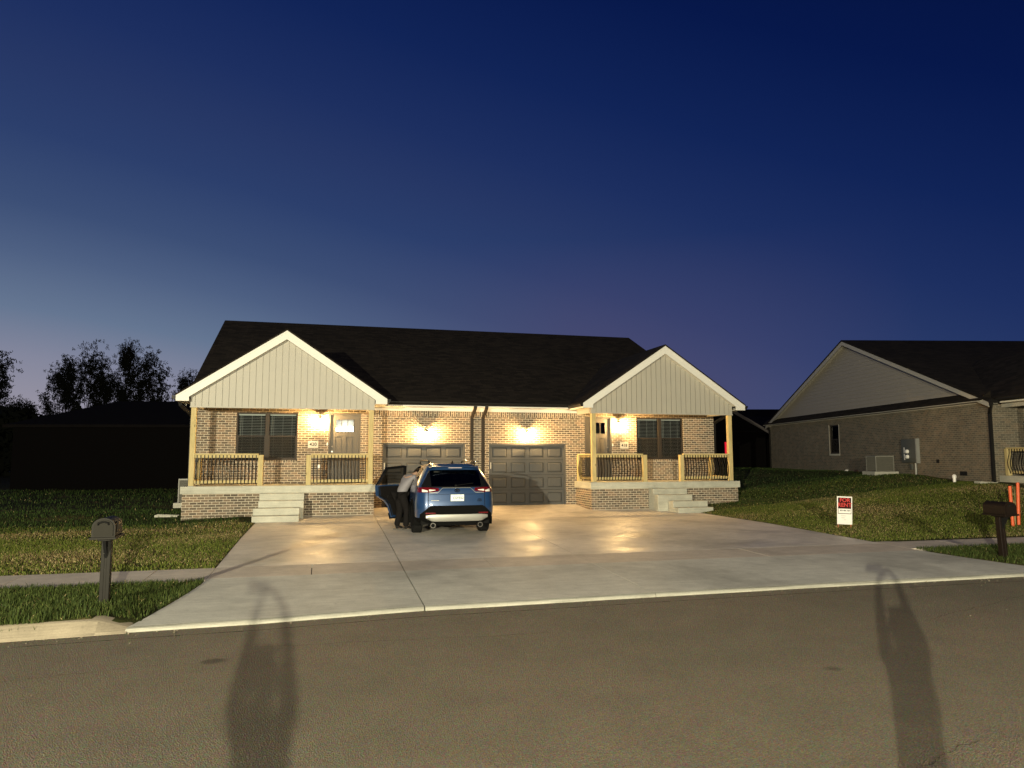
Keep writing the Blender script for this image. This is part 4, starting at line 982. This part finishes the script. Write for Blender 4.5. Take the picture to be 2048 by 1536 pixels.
pt = MB(); pt.box(-.155,.155,.0,.0095,.802,.952); PLT = pt.build('licence_plate', simple('pale_blue_plate', (.72,.80,.80), .35, var=.05), CAR, bevel=.002)
text('plate_number', 'C5Y552', .074, (.02,-.0015,.872), (R(90),0,0), simple('plate_ink', (.04,.05,.09), .5), PLT)
tb = MB(); tb.box(-.10,.10,-.0012,-.0002,.936,.941); tb.box(-.09,.09,-.0012,-.0002,.818,.824); tb.build('plate_print', simple('plate_grey', (.30,.36,.40), .5), PLT)
# badge: three interlaced ovals; two small badges
em = MB()
for rx, rz, dz in ((.056,.038,0),(.020,.036,0),(.040,.016,.020)): em.tube([(rx*math.cos(a),.038,1.043+dz+rz*math.sin(a)) for a in np.linspace(0, 2*math.pi, 21)], .0055, 6, cap=False)
em.build('badge', GLOSS, CAR)
text('model_badge', 'AWD', .038, (.53,.040,.835), (R(90),0,0), GLOSS, CAR); text('model_badge', 'HYBRID', .030, (.53,.040,.797), (R(90),0,0), GLOSS, CAR)
tb = MB(); tb.box(-.60,-.42,.036,.041,.812,.826); tb.build('model_badge', SILV, CAR)
# bumper: black insert, silver skid plate, lower lip, corner cladding
bp = MB(); patch(bp, -.84, .84, lambda x: .36, lambda x: .70-max(0, abs(x)-.62)*.9, .035, 28, 5); bp.build('rear_bumper', CLAD, CAR, smooth=50)
sk = MB(); n = 20; vs = []
for i in range(n+1):
    x = -.72+1.44*i/n; e = max(0, abs(x)-.56)/.16
    for (dy, z) in ((-.005,.515-.0*e),(-.075,.50-.02*e),(-.088,.43),(-.06,.345+.075*e),(.05,.33+.09*e)): vs.append((x, rear_y(x, .45)+dy, z))
sk.add(vs, [(i*5+j, (i+1)*5+j, (i+1)*5+j+1, i*5+j+1) for i in range(n) for j in range(4)]); sk.fix = False; sk.build('skid_plate', SILV, CAR, smooth=50)
lo = MB(); patch(lo, -.66, .66, K(.29), K(.35), .005, 14, 2); lo.box(-.62,.62,.15,.9,.24,.31); lo.build('lower_valance', CLAD, CAR)
MB().box(-.80,.80,.25,4.35,.26,.40).build('underbody', M['seal'], CAR)
# wheels and arch flares
for wy in WY:
    for s in (-1, 1):
        w_ = MB(); x0 = s*.695; pr_ = [(.23,0),(.33,.005),(.352,.03),(.357,.06),(.357,.165),(.352,.195),(.33,.22),(.23,.225)]
        w_.lathe([(r, h*s) for r, h in pr_], (x0,wy,.357), 36, 'x'); WH = w_.build('wheel', TYRE, CAR, smooth=40)
        tr = MB()
        for q in (.035,.07,.105,.14,.175): tr.lathe([(.3572,q*s),(.3595,(q+.006)*s),(.3595,(q+.02)*s),(.3572,(q+.026)*s)], (x0,wy,.357), 36, 'x')
        tr.build('tread', TYRE, WH, smooth=40)
        rm_ = MB(); rm_.lathe([(.235,.20*s),(.225,.17*s),(.05,.175*s),(.04,.19*s),(.005,.19*s)], (x0,wy,.357), 24, 'x')
        for k in range(5):
            a = k*2*math.pi/5; rm_.bar((x0+.195*s,wy+.03*math.cos(a),.357+.03*math.sin(a)), (x0+.20*s,wy+.225*math.cos(a),.357+.225*math.sin(a)), .05, .02, up=(1,0,0))
        rm_.build('rim', RIM, WH, smooth=35)
        fl = MB(); vs = []; aa = np.linspace(-.12*math.pi, 1.12*math.pi, 22)
        for a in aa:
            for rr, xx in ((.375,.80),(.375,.945),(.40,.955),(.47,.930),(.485,.80)): vs.append((s*xx, wy+rr*math.cos(a), max(.22,.36+rr*math.sin(a))))
        fl.add(vs, [(i*5+j, (i+1)*5+j, (i+1)*5+j+1, i*5+j+1) for i in range(21) for j in range(4)]); fl.fix = False; fl.build('arch_flare', CLAD, CAR, smooth=40)
# roof rails, fin
for s in (-1, 1):
    r_ = MB(); r_.tube([(s*.55,.75,1.625),(s*.55,.80,1.70),(s*.55,1.0,1.715),(s*.565,2.0,1.722),(s*.55,2.35,1.70),(s*.55,2.45,1.64)], [.016,.02,.02,.02,.02,.016], 8)
    r_.build('roof_rail', GLOSS, CAR, smooth=50)
fn = MB(); fn.prism([(.70,1.645),(.95,1.65),(.74,1.715),(.71,1.715)], 'x', -.018, .018); fn.build('roof_antenna', GLOSS, CAR, bevel=.008)
# cabin: seats, dash, mirror
cb = MB(); cb.box(-.78,.78,.5,3.6,.40,.44); cb.build('cabin_floor', SEAT, CAR)
for (x, y, wd_, nm) in ((-.36,2.45,.25,'front_seat'),(.36,2.45,.25,'front_seat'),(0,1.42,.66,'rear_seat')):
    s_ = MB(); s_.prism([(y,.50),(y+.55,.52),(y+.58,.68),(y+.12,.66),(y-.10,1.20),(y-.22,1.20)], 'x', x-wd_, x+wd_)
    so = s_.build(nm, SEAT, CAR, bevel=.03)
    hs_ = MB()
    for hx in ((x,) if nm == 'front_seat' else (-.42, .42)): hs_.box(hx-.12,hx+.12,y-.24,y-.14,1.22,1.38); hs_.bar((hx,y-.18,1.15),(hx,y-.18,1.25),.03,.03)
    hs_.build('headrest', SEAT, so, bevel=.02)
db = MB(); db.prism([(3.1,.6),(3.9,.6),(3.9,1.08),(3.2,1.08),(3.1,.95)], 'x', -.74, .74); db.build('dashboard', SEAT, CAR)
mi = MB(); mi.box(-.11,.11,2.92,2.94,1.40,1.46); mi.build('inner_mirror', SILV, CAR)
sw = MB(); sw.tube([(-.36+.18*math.cos(a),3.02,1.0+.18*math.sin(a)) for a in np.linspace(0, 2*math.pi, 21)], .014, 6, cap=False); sw.build('steering_wheel', SEAT, CAR)
# the open rear door, hinged at the B pillar
DR = MB(); L = 1.02
low_ = [(0,.30),(.50,.30),(.55,.42),(.62,.58),(.75,.72),(.93,.80),(L,.86),(L+.03,1.12),(0,1.12)]     # distance from hinge, height
DR.prism(low_, 'y', -.035, .035); FRM = MB()
frm = [(0,1.12),(L+.02,1.12),(.70,1.56),(.10,1.60),(0,1.58)]; inn = [(.06,1.15),(L-.08,1.15),(.66,1.50),(.12,1.535),(.06,1.52)]
for i in range(5):
    j = (i+1)%5
    if i == 0: continue
    FRM.add([(p[0],dy,p[1]) for dy in (-.022,.022) for p in (frm[i],frm[j],inn[j],inn[i])], [(0,1,2,3),(7,6,5,4),(0,4,5,1),(2,6,7,3),(1,5,6,2),(3,7,4,0)])
ang = R(90+72)   # closed: points to the rear (-y); opened outward
Md = Matrix.Translation((-.925,2.40,0)) @ Matrix.Rotation(R(-90-50), 4, 'Z')
def place(m): return m.xf(Md)
DO_ = place(DR).build('rear_door', PAINT, CAR, label='open blue rear door')
place(FRM).build('window_frame', GLOSS, DO_)
tr = MB(); tr.prism([(.05,.36),(.48,.36),(.60,.64),(.76,.78),(.92,.86),(.95,1.09),(.05,1.09)], 'y', .036, .075); place(tr).build('door_trim', SEAT, DO_)
ar = MB(); ar.box(.15,.75,.076,.125,.80,.87); place(ar).build('armrest', SEAT, DO_, bevel=.01)
sl_ = MB(); sl_.tube([(.52,.04,.34),(.58,.04,.50),(.66,.04,.66),(.80,.04,.78),(.96,.04,.86),(.985,.04,1.08)], .014, 6); place(sl_).build('door_seal', M['seal'], DO_)
gl_ = MB(); gl_.fix = False; gl_.add([(p[0],0,p[1]) for p in inn], [(0,1,2,3,4)]); place(gl_).build('door_window', glass_mat('door_glass_dark', (.5,.5,.5,1), .45, .05, 1.10), DO_)
cl_ = MB(); cl_.prism([(0,.26),(.52,.26),(.57,.40),(.50,.44),(0,.40)], 'y', -.05, -.036); place(cl_).build('door_cladding', CLAD, DO_)
hn = MB(); hn.box(.80,.97,-.065,-.037,.98,1.02); place(hn).build('door_handle', PAINT, DO_, bevel=.008)
lt = MB(); lt.box(1.005,1.026,-.012,.012,.94,1.00); place(lt).build('door_latch', M['galv'], DO_)

# ------------------------------------------------------------------ people
def skin(name, V, E_, rad, mat, par, sub=2, root=0):
    me = bpy.data.meshes.new(name+'_src'); me.from_pydata([Vector(v) for v in V], E_, []); ob = bpy.data.objects.new(name, me); COL.objects.link(ob)
    m = ob.modifiers.new('s', 'SKIN'); m.use_smooth_shade = True; m.branch_smoothing = .5
    for i, r in enumerate(rad):
        rr = r if isinstance(r, tuple) else (r, r); me.skin_vertices[0].data[i].radius = rr; me.skin_vertices[0].data[i].use_root = (i == root)
    s = ob.modifiers.new('u', 'SUBSURF'); s.levels = s.render_levels = sub
    bpy.context.view_layer.update(); dg = bpy.context.evaluated_depsgraph_get(); new = bpy.data.meshes.new_from_object(ob.evaluated_get(dg), depsgraph=dg)
    ob.modifiers.clear(); ob.data = new; bpy.data.meshes.remove(me); new.name = name
    for p in new.polygons: p.use_smooth = True
    new.materials.clear(); new.materials.append(mat); ob.parent = par; return ob
def chain(V, E_, Rd, start, pts):
    i = start
    for p, r in pts:
        V.append(Vector(p)); Rd.append(r); E_.append((i, len(V)-1)); i = len(V)-1
    return i
def hand(V, E_, Rd, wrist, d, side, n, curl=.5):
    # palm along d, thumb towards side, palm normal n
    d = Vector(d).normalized(); side = Vector(side).normalized(); n = Vector(n).normalized(); w = V[wrist]
    p = chain(V, E_, Rd, wrist, [(w+d*.045, (.030,.016)), (w+d*.085, (.036,.014))])
    for k, (o, l) in enumerate(((.030,.072),(.010,.080),(-.010,.075),(-.029,.058))):
        b = V[p]+side*o; c = curl*(1+.12*k); d1 = (d*math.cos(c)+n*math.sin(c)); d2 = (d*math.cos(2*c)+n*math.sin(2*c))
        chain(V, E_, Rd, p, [(b+d*.012, .009), (b+d*.012+d1*l*.5, .0082), (b+d*.012+d1*l*.5+d2*l*.45, .0068)])
    t = w+d*.03+side*.030; chain(V, E_, Rd, p-1, [(t+side*.018+d*.012, .011), (t+side*.034+d*.045+n*.012, .009), (t+side*.034+d*.070+n*.024, .0075)])
SKIN = simple('skin', (.42,.26,.18), .55, var=.06, scale=14); HAIR = simple('dark_hair', (.02,.014,.010), .6, var=.4, scale=60)
SHIRT = simple('grey_tshirt', (.20,.19,.21), .85, var=.12, scale=40, bump=.15); PANTS = simple('black_trousers', (.009,.008,.008), .95, var=.2, scale=30); SHOE = simple('black_shoe', (.015,.014,.014), .5); SOLE = simple('shoe_sole', (.10,.095,.085), .7)
def person(label, loc, rz, J, shirt, k_=1.0):
    # J: joints in the figure's own frame (y = facing direction, z up); returns the thing
    t = thing('person', label, 'person', loc, rz)
    V = [Vector(J['pelvis'])]; E_ = []; Rd = [(.13,.10)]
    ch = chain(V, E_, Rd, 0, [(Vector(J['pelvis']).lerp(Vector(J['chest']), .5), (.115,.09)), (J['chest'], (.135,.10)), (J['neckb'], (.07,.065)), (J['neck'], (.052,.052)), (J['head'], (.070,.085)), (J['crown'], (.062,.072))])
    ic = 2
    hd = Vector(J['head']); fz = (Vector(J['face'])).normalized(); upv = (Vector(J['crown'])-hd).normalized(); rt = fz.cross(upv).normalized()
    for s, k in ((-1,'L'),(1,'R')):
        i = chain(V, E_, Rd, ic, [(J['sh'+k], .055), (J['el'+k], .040), (J['wr'+k], .027)])
        wd = Vector(J['wr'+k])-Vector(J['el'+k]); hd_d = Vector(J.get('hd'+k, wd)); hand(V, E_, Rd, i, hd_d, J.get('th'+k, (-s*.3,.5,.8)), J.get('pn'+k, (-s,0,0)), .45)
        i = chain(V, E_, Rd, 0, [(J['hip'+k], .085), (J['kn'+k], .058), (J['an'+k], .040), (Vector(J['an'+k])+Vector((0,.03,-.055)), .038), (Vector(J['an'+k])+Vector((0,.15,-.065)), (.035,.026))])
    body = skin('body', V, E_, Rd, SKIN, t)
    # face: nose, ears, eyes, mouth set into the head
    fc = MB(); c0 = hd+fz*.085-upv*.015; fc.lathe([(.004,0),(.014,.008),(.012,.02),(.006,.04)], n=8); 
    fc.xf(Matrix.Translation(c0-upv*.02) @ fz.to_track_quat('Y', 'Z').to_matrix().to_4x4()); fc.build('nose', SKIN, t, smooth=60)
    for s in (-1, 1):
        e = MB(); e.lathe([(.004,-.010),(.010,-.005),(.010,.005),(.004,.010)], tuple(hd+fz*.078+rt*s*.032+upv*.012), 8); e.build('eye', simple('eye', (.5,.48,.45), .3), t, smooth=60)
        e = MB(); e.lathe([(.006,-.028),(.016,-.012),(.020,.012),(.010,.028)], tuple(hd+rt*s*.080-fz*.005), 8); e.build('ear', SKIN, t, smooth=60)
    mo = MB(); mo.tube([hd+fz*.082-upv*.058+rt*x for x in (-.022,0,.022)], .005, 6); mo.build('mouth', simple('lips', (.30,.12,.10), .5), t, smooth=60)
    hv = [hd-fz*.020+upv*.025, hd-fz*.030+upv*.065, Vector(J['crown'])+upv*.018-fz*.015, hd-fz*.055-upv*.03]
    skin('hair', hv, [(0,1),(1,2),(0,3)], [(.080,.080),(.082,.082),(.070,.070),(.062,.05)], HAIR, t)
    # clothes follow the body, slightly larger
    Vs = [Vector(J['hem'])]; Es = []; Rs = [(.178,.15)]
    chain(Vs, Es, Rs, 0, [(Vector(J['pelvis']).lerp(Vector(J['chest']), .5), (.172,.142)), (J['chest'], (.182,.145)), (J['neckb'], (.092,.085))])
    for k in 'LR':
        sh, el = Vector(J['sh'+k]), Vector(J['el'+k]); chain(Vs, Es, Rs, 2, [(sh, .085), (sh.lerp(el, .5), .074), (sh.lerp(el, .86), .068)])
    Rs = [tuple(q*k_ for q in r) if isinstance(r, tuple) else r*k_*(.85 if k_ < 1 else 1) for r in Rs]
    skin('shirt', Vs, Es, Rs, shirt, t)
    Vp = [Vector(J['pelvis'])]; Ep = []; Rp = [(.165,.135)]
    for k in 'LR': chain(Vp, Ep, Rp, 0, [(J['hip'+k], .118), (Vector(J['hip'+k]).lerp(Vector(J['kn'+k]), .55), .108), (J['kn'+k], .092), (Vector(J['kn'+k]).lerp(Vector(J['an'+k]), .55), .086), (Vector(J['an'+k])+Vector((0,0,.05)), .080), (Vector(J['an'+k])+Vector((0,.005,-.03)), .074)])
    Rp = [tuple(q*k_ for q in r) if isinstance(r, tuple) else r*k_ for r in Rp]
    skin('trousers', Vp, Ep, Rp, PANTS, t)
    for k in 'LR':
        a = Vector(J['an'+k]); skin('shoe', [a+Vector((0,-.045,-.045)), a+Vector((0,.03,-.035)), a+Vector((0,.12,-.055)), a+Vector((0,.175,-.062))], [(0,1),(1,2),(2,3)], [(.042,.040),(.046,.045),(.046,.034),(.036,.026)], SHOE, t)
        so = MB(); so.prism([(-.045,-.095),(.045,-.095),(.055,.06),(.045,.19),(0,.215),(-.045,.19),(-.055,.06)], 'z', 0, .022); so.xf(Matrix.Translation((a.x,a.y,a.z-.10))); so.build('sole', SOLE, t, bevel=.004)
    return t
# person leaning into the back of the car (frame: y is the facing direction)
JL = dict(pelvis=(0,-.08,.95), chest=(0,.13,1.25), neckb=(0,.31,1.38), neck=(0,.37,1.41), head=(0,.48,1.42), crown=(0,.57,1.48), face=(0,.75,-.65), hem=(0,-.10,.86),
          shL=(-.20,.20,1.36), shR=(.20,.20,1.36), elL=(-.26,.38,1.12), elR=(.26,.42,1.12), wrL=(-.17,.62,1.02), wrR=(.17,.66,1.0),
          hipL=(-.095,-.09,.88), hipR=(.095,-.09,.88), knL=(-.11,-.01,.49), knR=(.11,.06,.49), anL=(-.12,-.09,.10), anR=(.12,.02,.10))
person('person in grey t-shirt and black trousers leaning into the blue car', (-3.22,-5.98,float(base(-6))+.019), R(-62), JL, SHIRT)
# photographer behind the camera, phone held up in both hands: throws the two long shadows on the road
gr = -.335
JP = dict(pelvis=(0,0,.96), chest=(0,-.01,1.30), neckb=(0,-.02,1.52), neck=(0,-.01,1.55), head=(0,.015,1.635), crown=(0,.005,1.73), face=(0,1,.1), hem=(0,0,.86),
          shL=(-.135,-.01,1.49), shR=(.135,-.01,1.49), elL=(-.115,.08,1.72), elR=(.115,.08,1.72), wrL=(-.095,.13,1.93), wrR=(.095,.13,1.93),
          hdL=(.45,.05,1), hdR=(-.45,.05,1), pnL=(.9,.3,0), pnR=(-.9,.3,0), thL=(.2,-1,.3), thR=(-.2,-1,.3),
          hipL=(-.095,0,.90), hipR=(.095,0,.90), knL=(-.12,.03,.50), knR=(.12,.03,.50), anL=(-.14,0,.10), anR=(.14,0,.10))
PX, PY = -5.23-.27*math.sin(.2557), -25.238-.27*math.cos(.2557)
person('photographer in a grey shirt holding a phone up on the road behind the camera', (PX,PY,gr), R(-14.65), JP, SHIRT, .80)
ph = MB(); ph.box(-.08,.08,-.0045,.0045,-.039,.039); PH = ph.build('phone', GLOSS, bevel=.002); PH.location = (-5.33-.060*math.sin(.2557),-25.238-.060*math.cos(.2557),1.735); PH.rotation_euler = (R(5.7),0,R(-14.65)); tag(PH, 'black phone held level in the hands of the photographer', 'phone')
ln_ = MB(); ln_.lathe([(.012,.0046),(.012,.008)], (-.05,0,.02), 16, 'y'); ln_.build('lens', M['seal'], PH)

# ------------------------------------------------------------------ trees
def tree(label, x, y, h, spread, seed, trunks=1, z=None, low=.22, dens=1.0, leaf=.16):
    rr = random.Random(seed); leaf = leaf*1.1; dens = dens*.55; trunks = trunks+1; low = low*.45; z0 = float(lawn(x, y)) if z is None else z
    t = thing('tree', label, 'tree', (x,y,z0), 0, 'trees against the evening sky'); T = MB(); ends = []
    def grow(p, d, L, r, lev):
        n = 4; pts = [p]; rs = [r]
        for i in range(n):
            d = (d+Vector((rr.uniform(-1,1),rr.uniform(-1,1),rr.uniform(-.2,.6)))*.16).normalized(); pts.append(pts[-1]+d*L/n); rs.append(r*(1-.62*(i+1)/n))
        T.tube(pts, rs, 6 if lev < 2 else 4, cap=False)
        if lev >= 3 or L < .45: ends.append((pts[-1], L)); ends.append((pts[2], L)); return
        k = rr.choice((3,4)) if lev < 2 else 3
        for i in range(k):
            q = pts[rr.choice((2,3,4))] if lev else pts[rr.choice((1,2,3,4))]; a = rr.uniform(0, 2*math.pi); s = rr.uniform(.35,.8)
            nd = (d*1.0+Vector((math.cos(a),math.sin(a),rr.uniform(-.1,.5)))*s).normalized(); grow(q, nd, L*rr.uniform(.50,.72), r*.48, lev+1)
        grow(pts[-1], d, L*.62, rs[-1], lev+1)
    for k in range(trunks):
        a = rr.uniform(0, 2*math.pi); d = Vector((math.cos(a)*.22*(trunks > 1),math.sin(a)*.22*(trunks > 1),1)); grow(Vector((math.cos(a)*.15*(trunks>1),math.sin(a)*.15*(trunks>1),-.2)), d, h*.46, h*.021, 0)
    T.fix = False; T.build('trunk', M['bark'], t)
    cv = []; cf_ = []
    mx = max((e[0].z for e in ends), default=h); k_ = h/mx if mx > h*1.0 else 1
    for e, L in ends:
        if e.z < h*low: continue
        for c in range(rr.randint(2, 4)):
            cc = e+Vector((rr.gauss(0,1),rr.gauss(0,1),rr.gauss(0,.7)))*L*.42
            for j in range(int(21*dens)):
                q = cc+Vector((rr.gauss(0,1),rr.gauss(0,1),rr.gauss(0,.42)))*.20*h/10; u = Vector((rr.uniform(-1,1),rr.uniform(-1,1),rr.uniform(-.6,.6))).normalized(); v = u.orthogonal().normalized(); s = leaf*rr.uniform(.5,1.2)*h/12
                i = len(cv); cv += [q-u*s, q+v*s*.42, q+u*s, q-v*s*.42]; cf_.append((i,i+1,i+2,i+3))
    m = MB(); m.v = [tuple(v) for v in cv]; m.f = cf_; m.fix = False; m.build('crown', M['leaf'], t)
    # scale to the wanted height and width
    top = max(v.z for v in cv); wid = max(math.hypot(v.x, v.y) for v in cv); t.scale = (spread/wid, spread/wid, h/top)
    return t
tree('tall open crowned tree cut off by the left edge of the photo', -39.4, 60.6, 14.2, 5.0, 3, 1)
tree('slim dark tree, first of the clump against the sky left of the duplex', -31.0, 59.0, 13.0, 3.1, 11, 2)
tree('tall dark tree with a narrow top, second of the clump left of the duplex', -27.9, 58.2, 13.9, 3.1, 21, 2)
tree('tallest dark tree with a broad flat top, third of the clump left of the duplex', -24.9, 57.3, 14.0, 3.0, 31, 2)
tree('dark round headed tree leaning right, fourth of the clump left of the duplex', -22.0, 56.7, 13.2, 3.1, 44, 2)
tree('small dark round tree just left of the gable of the lit duplex', -18.6, 56.0, 10.9, 2.5, 52, 3)
tree('low bushy dark tree between the cut off tree and the clump', -33.2, 54.5, 7.7, 2.6, 61, 4, low=.1)
tree('low dark bush under the tall tree at the left edge', -37.2, 52.0, 7.2, 2.8, 71, 4, low=.1)
# dark undergrowth mass along the field edge (nobody could count it)
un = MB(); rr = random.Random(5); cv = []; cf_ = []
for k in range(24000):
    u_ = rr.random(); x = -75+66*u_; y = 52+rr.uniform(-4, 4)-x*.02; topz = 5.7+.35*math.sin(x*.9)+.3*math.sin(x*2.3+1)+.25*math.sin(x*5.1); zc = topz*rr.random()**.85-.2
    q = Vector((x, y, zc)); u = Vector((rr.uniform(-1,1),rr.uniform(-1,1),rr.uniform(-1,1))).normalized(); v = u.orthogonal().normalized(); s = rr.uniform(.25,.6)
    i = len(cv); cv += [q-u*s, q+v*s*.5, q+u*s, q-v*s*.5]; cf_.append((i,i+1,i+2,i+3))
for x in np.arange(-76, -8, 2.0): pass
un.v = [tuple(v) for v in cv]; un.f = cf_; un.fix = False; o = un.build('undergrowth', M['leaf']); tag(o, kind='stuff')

# ------------------------------------------------------------------ street lamps behind the photographer
def street_lamp(label, x, y, h, power, radius):
    z0 = float(base(y)); t = thing('street_lamp', label, 'street lamp', (x,y,z0), 0, 'street lamps across the road')
    p = MB(); p.lathe([(.11,0),(.11,.12),(.055,.25),(.05,h-.35),(.07,h-.32),(.07,h-.28)], n=14); p.build('pole', M['black'], t, smooth=40)
    c = MB(); c.lathe([(.02,h+.30),(.10,h+.24),(.22,h+.17),(.22,h+.15)], n=16); 
    c.build('cap', M['black'], t, smooth=40)
    fr = MB()
    for k in range(3): a = R(-90)+k*2*math.pi/3+R(0); fr.tube([(.07*math.cos(a),.07*math.sin(a),h-.28),(.15*math.cos(a),.15*math.sin(a),h+.15)], .008, 5)
    fr.build('cage', M['black'], t)
    ld = bpy.data.lights.new('street_light', 'POINT'); ld.energy = power; ld.color = (1.0,.915,.645); ld.shadow_soft_size = radius
    lo = bpy.data.objects.new('street_light', ld); COL.objects.link(lo); lo.location = (0,0,h); lo.parent = t; return t
street_lamp('black post lamp on the far verge straight behind the photographer', -4.62, -36.0, 3.70, 24000, .07)
street_lamp('black post lamp on the far verge behind and left of the photographer', -18.2, -40.4, 4.6, 62000, .07)

# ------------------------------------------------------------------ sky, camera, view
w = bpy.data.worlds.new('World'); sc.world = w; w.use_nodes = True; nt = w.node_tree; bg = nt.nodes['Background']
tc = nt.nodes.new('ShaderNodeTexCoord'); sx_ = nt.nodes.new('ShaderNodeSeparateXYZ'); nt.links.new(tc.outputs['Generated'], sx_.inputs[0])
az = R(14.65-45); el = R(-4); S = (math.sin(az)*math.cos(el), math.cos(az)*math.cos(el), math.sin(el))
dp = nt.nodes.new('ShaderNodeVectorMath'); dp.operation = 'DOT_PRODUCT'; nt.links.new(tc.outputs['Generated'], dp.inputs[0]); dp.inputs[1].default_value = S
m1 = nt.nodes.new('ShaderNodeMath'); m1.operation = 'MULTIPLY_ADD'; nt.links.new(dp.outputs['Value'], m1.inputs[0]); m1.inputs[1].default_value = -.46; m1.inputs[2].default_value = .45
ab = nt.nodes.new('ShaderNodeMath'); ab.operation = 'ABSOLUTE'; nt.links.new(sx_.outputs['Z'], ab.inputs[0])
m2 = nt.nodes.new('ShaderNodeMath'); m2.operation = 'ADD'; nt.links.new(m1.outputs[0], m2.inputs[0]); nt.links.new(ab.outputs[0], m2.inputs[1])
rp = nt.nodes.new('ShaderNodeValToRGB'); nt.links.new(m2.outputs[0], rp.inputs[0]); e = rp.color_ramp.elements
stops = [(.06,(150,146,160)),(.12,(132,135,156)),(.18,(101,118,145)),(.25,(78,96,130)),(.31,(60,79,118)),(.40,(44,63,108)),(.48,(38,55,101)),(.55,(29,47,96)),(.66,(17,36,87)),(.80,(7,24,74)),(1.0,(3,15,58))]
while len(e) < len(stops): e.new(.5)
for i, (p, c) in enumerate(stops): e[i].position = p; e[i].color = srgb(*c)
def mth(op, a, b, c=None):
    x = nt.nodes.new('ShaderNodeMath'); x.operation = op; x.use_clamp = True
    for i, v in enumerate((a, b, c)):
        if v is None: continue
        if isinstance(v, bpy.types.NodeSocket): nt.links.new(v, x.inputs[i])
        else: x.inputs[i].default_value = v
    return x.outputs[0]
fz_ = mth('MULTIPLY_ADD', ab.outputs[0], -5.0, 1.45); fa_ = mth('MULTIPLY_ADD', dp.outputs['Value'], -4.0, 3.5); fb_ = mth('MULTIPLY_ADD', dp.outputs['Value'], 3.0, -.75); ff = mth('MULTIPLY', mth('MULTIPLY', mth('MULTIPLY', fz_, fa_), fb_), .85)
vm = nt.nodes.new('ShaderNodeMix'); vm.data_type = 'RGBA'; nt.links.new(ff, vm.inputs[0]); nt.links.new(rp.outputs[0], vm.inputs[6]); vm.inputs[7].default_value = srgb(76,70,108)
nt.links.new(vm.outputs[2], bg.inputs[0]); bg.inputs[1].default_value = 1.0

cam = bpy.data.cameras.new('camera'); co_ = bpy.data.objects.new('camera', cam); COL.objects.link(co_)
f_px, pitch, roll, yaw = 1461.9857, .0996, -.0010, .2557
fw = Vector((math.sin(yaw), math.cos(yaw), 0)); rt = Vector((math.cos(yaw), -math.sin(yaw), 0)); up = Vector((0,0,1))
Fv = fw*math.cos(pitch)+up*math.sin(pitch); U = up*math.cos(pitch)-fw*math.sin(pitch); Rv = rt*math.cos(roll)+U*math.sin(roll); U = U*math.cos(roll)-rt*math.sin(roll)
mw = Matrix((Rv, U, -Fv)).transposed().to_4x4(); mw.translation = (-5.3273,-25.2378,1.7115); co_.matrix_world = mw
cam.sensor_width = 36; cam.lens = f_px/2048*36; cam.clip_start = .02; cam.clip_end = 2000; sc.camera = co_
bpy.data.materials['lamp_bulb'].node_tree.nodes['Emission'].inputs['Strength'].default_value = 4600
vs_ = sc.view_settings; vs_.view_transform = 'Standard'; vs_.look = 'None'; vs_.exposure = 0; vs_.gamma = 1
sc.cycles.use_denoising = True
try: sc.cycles.denoiser = 'OPENIMAGEDENOISE'
except Exception: pass
sc.cycles.max_bounces = 8; sc.cycles.sample_clamp_indirect = 4
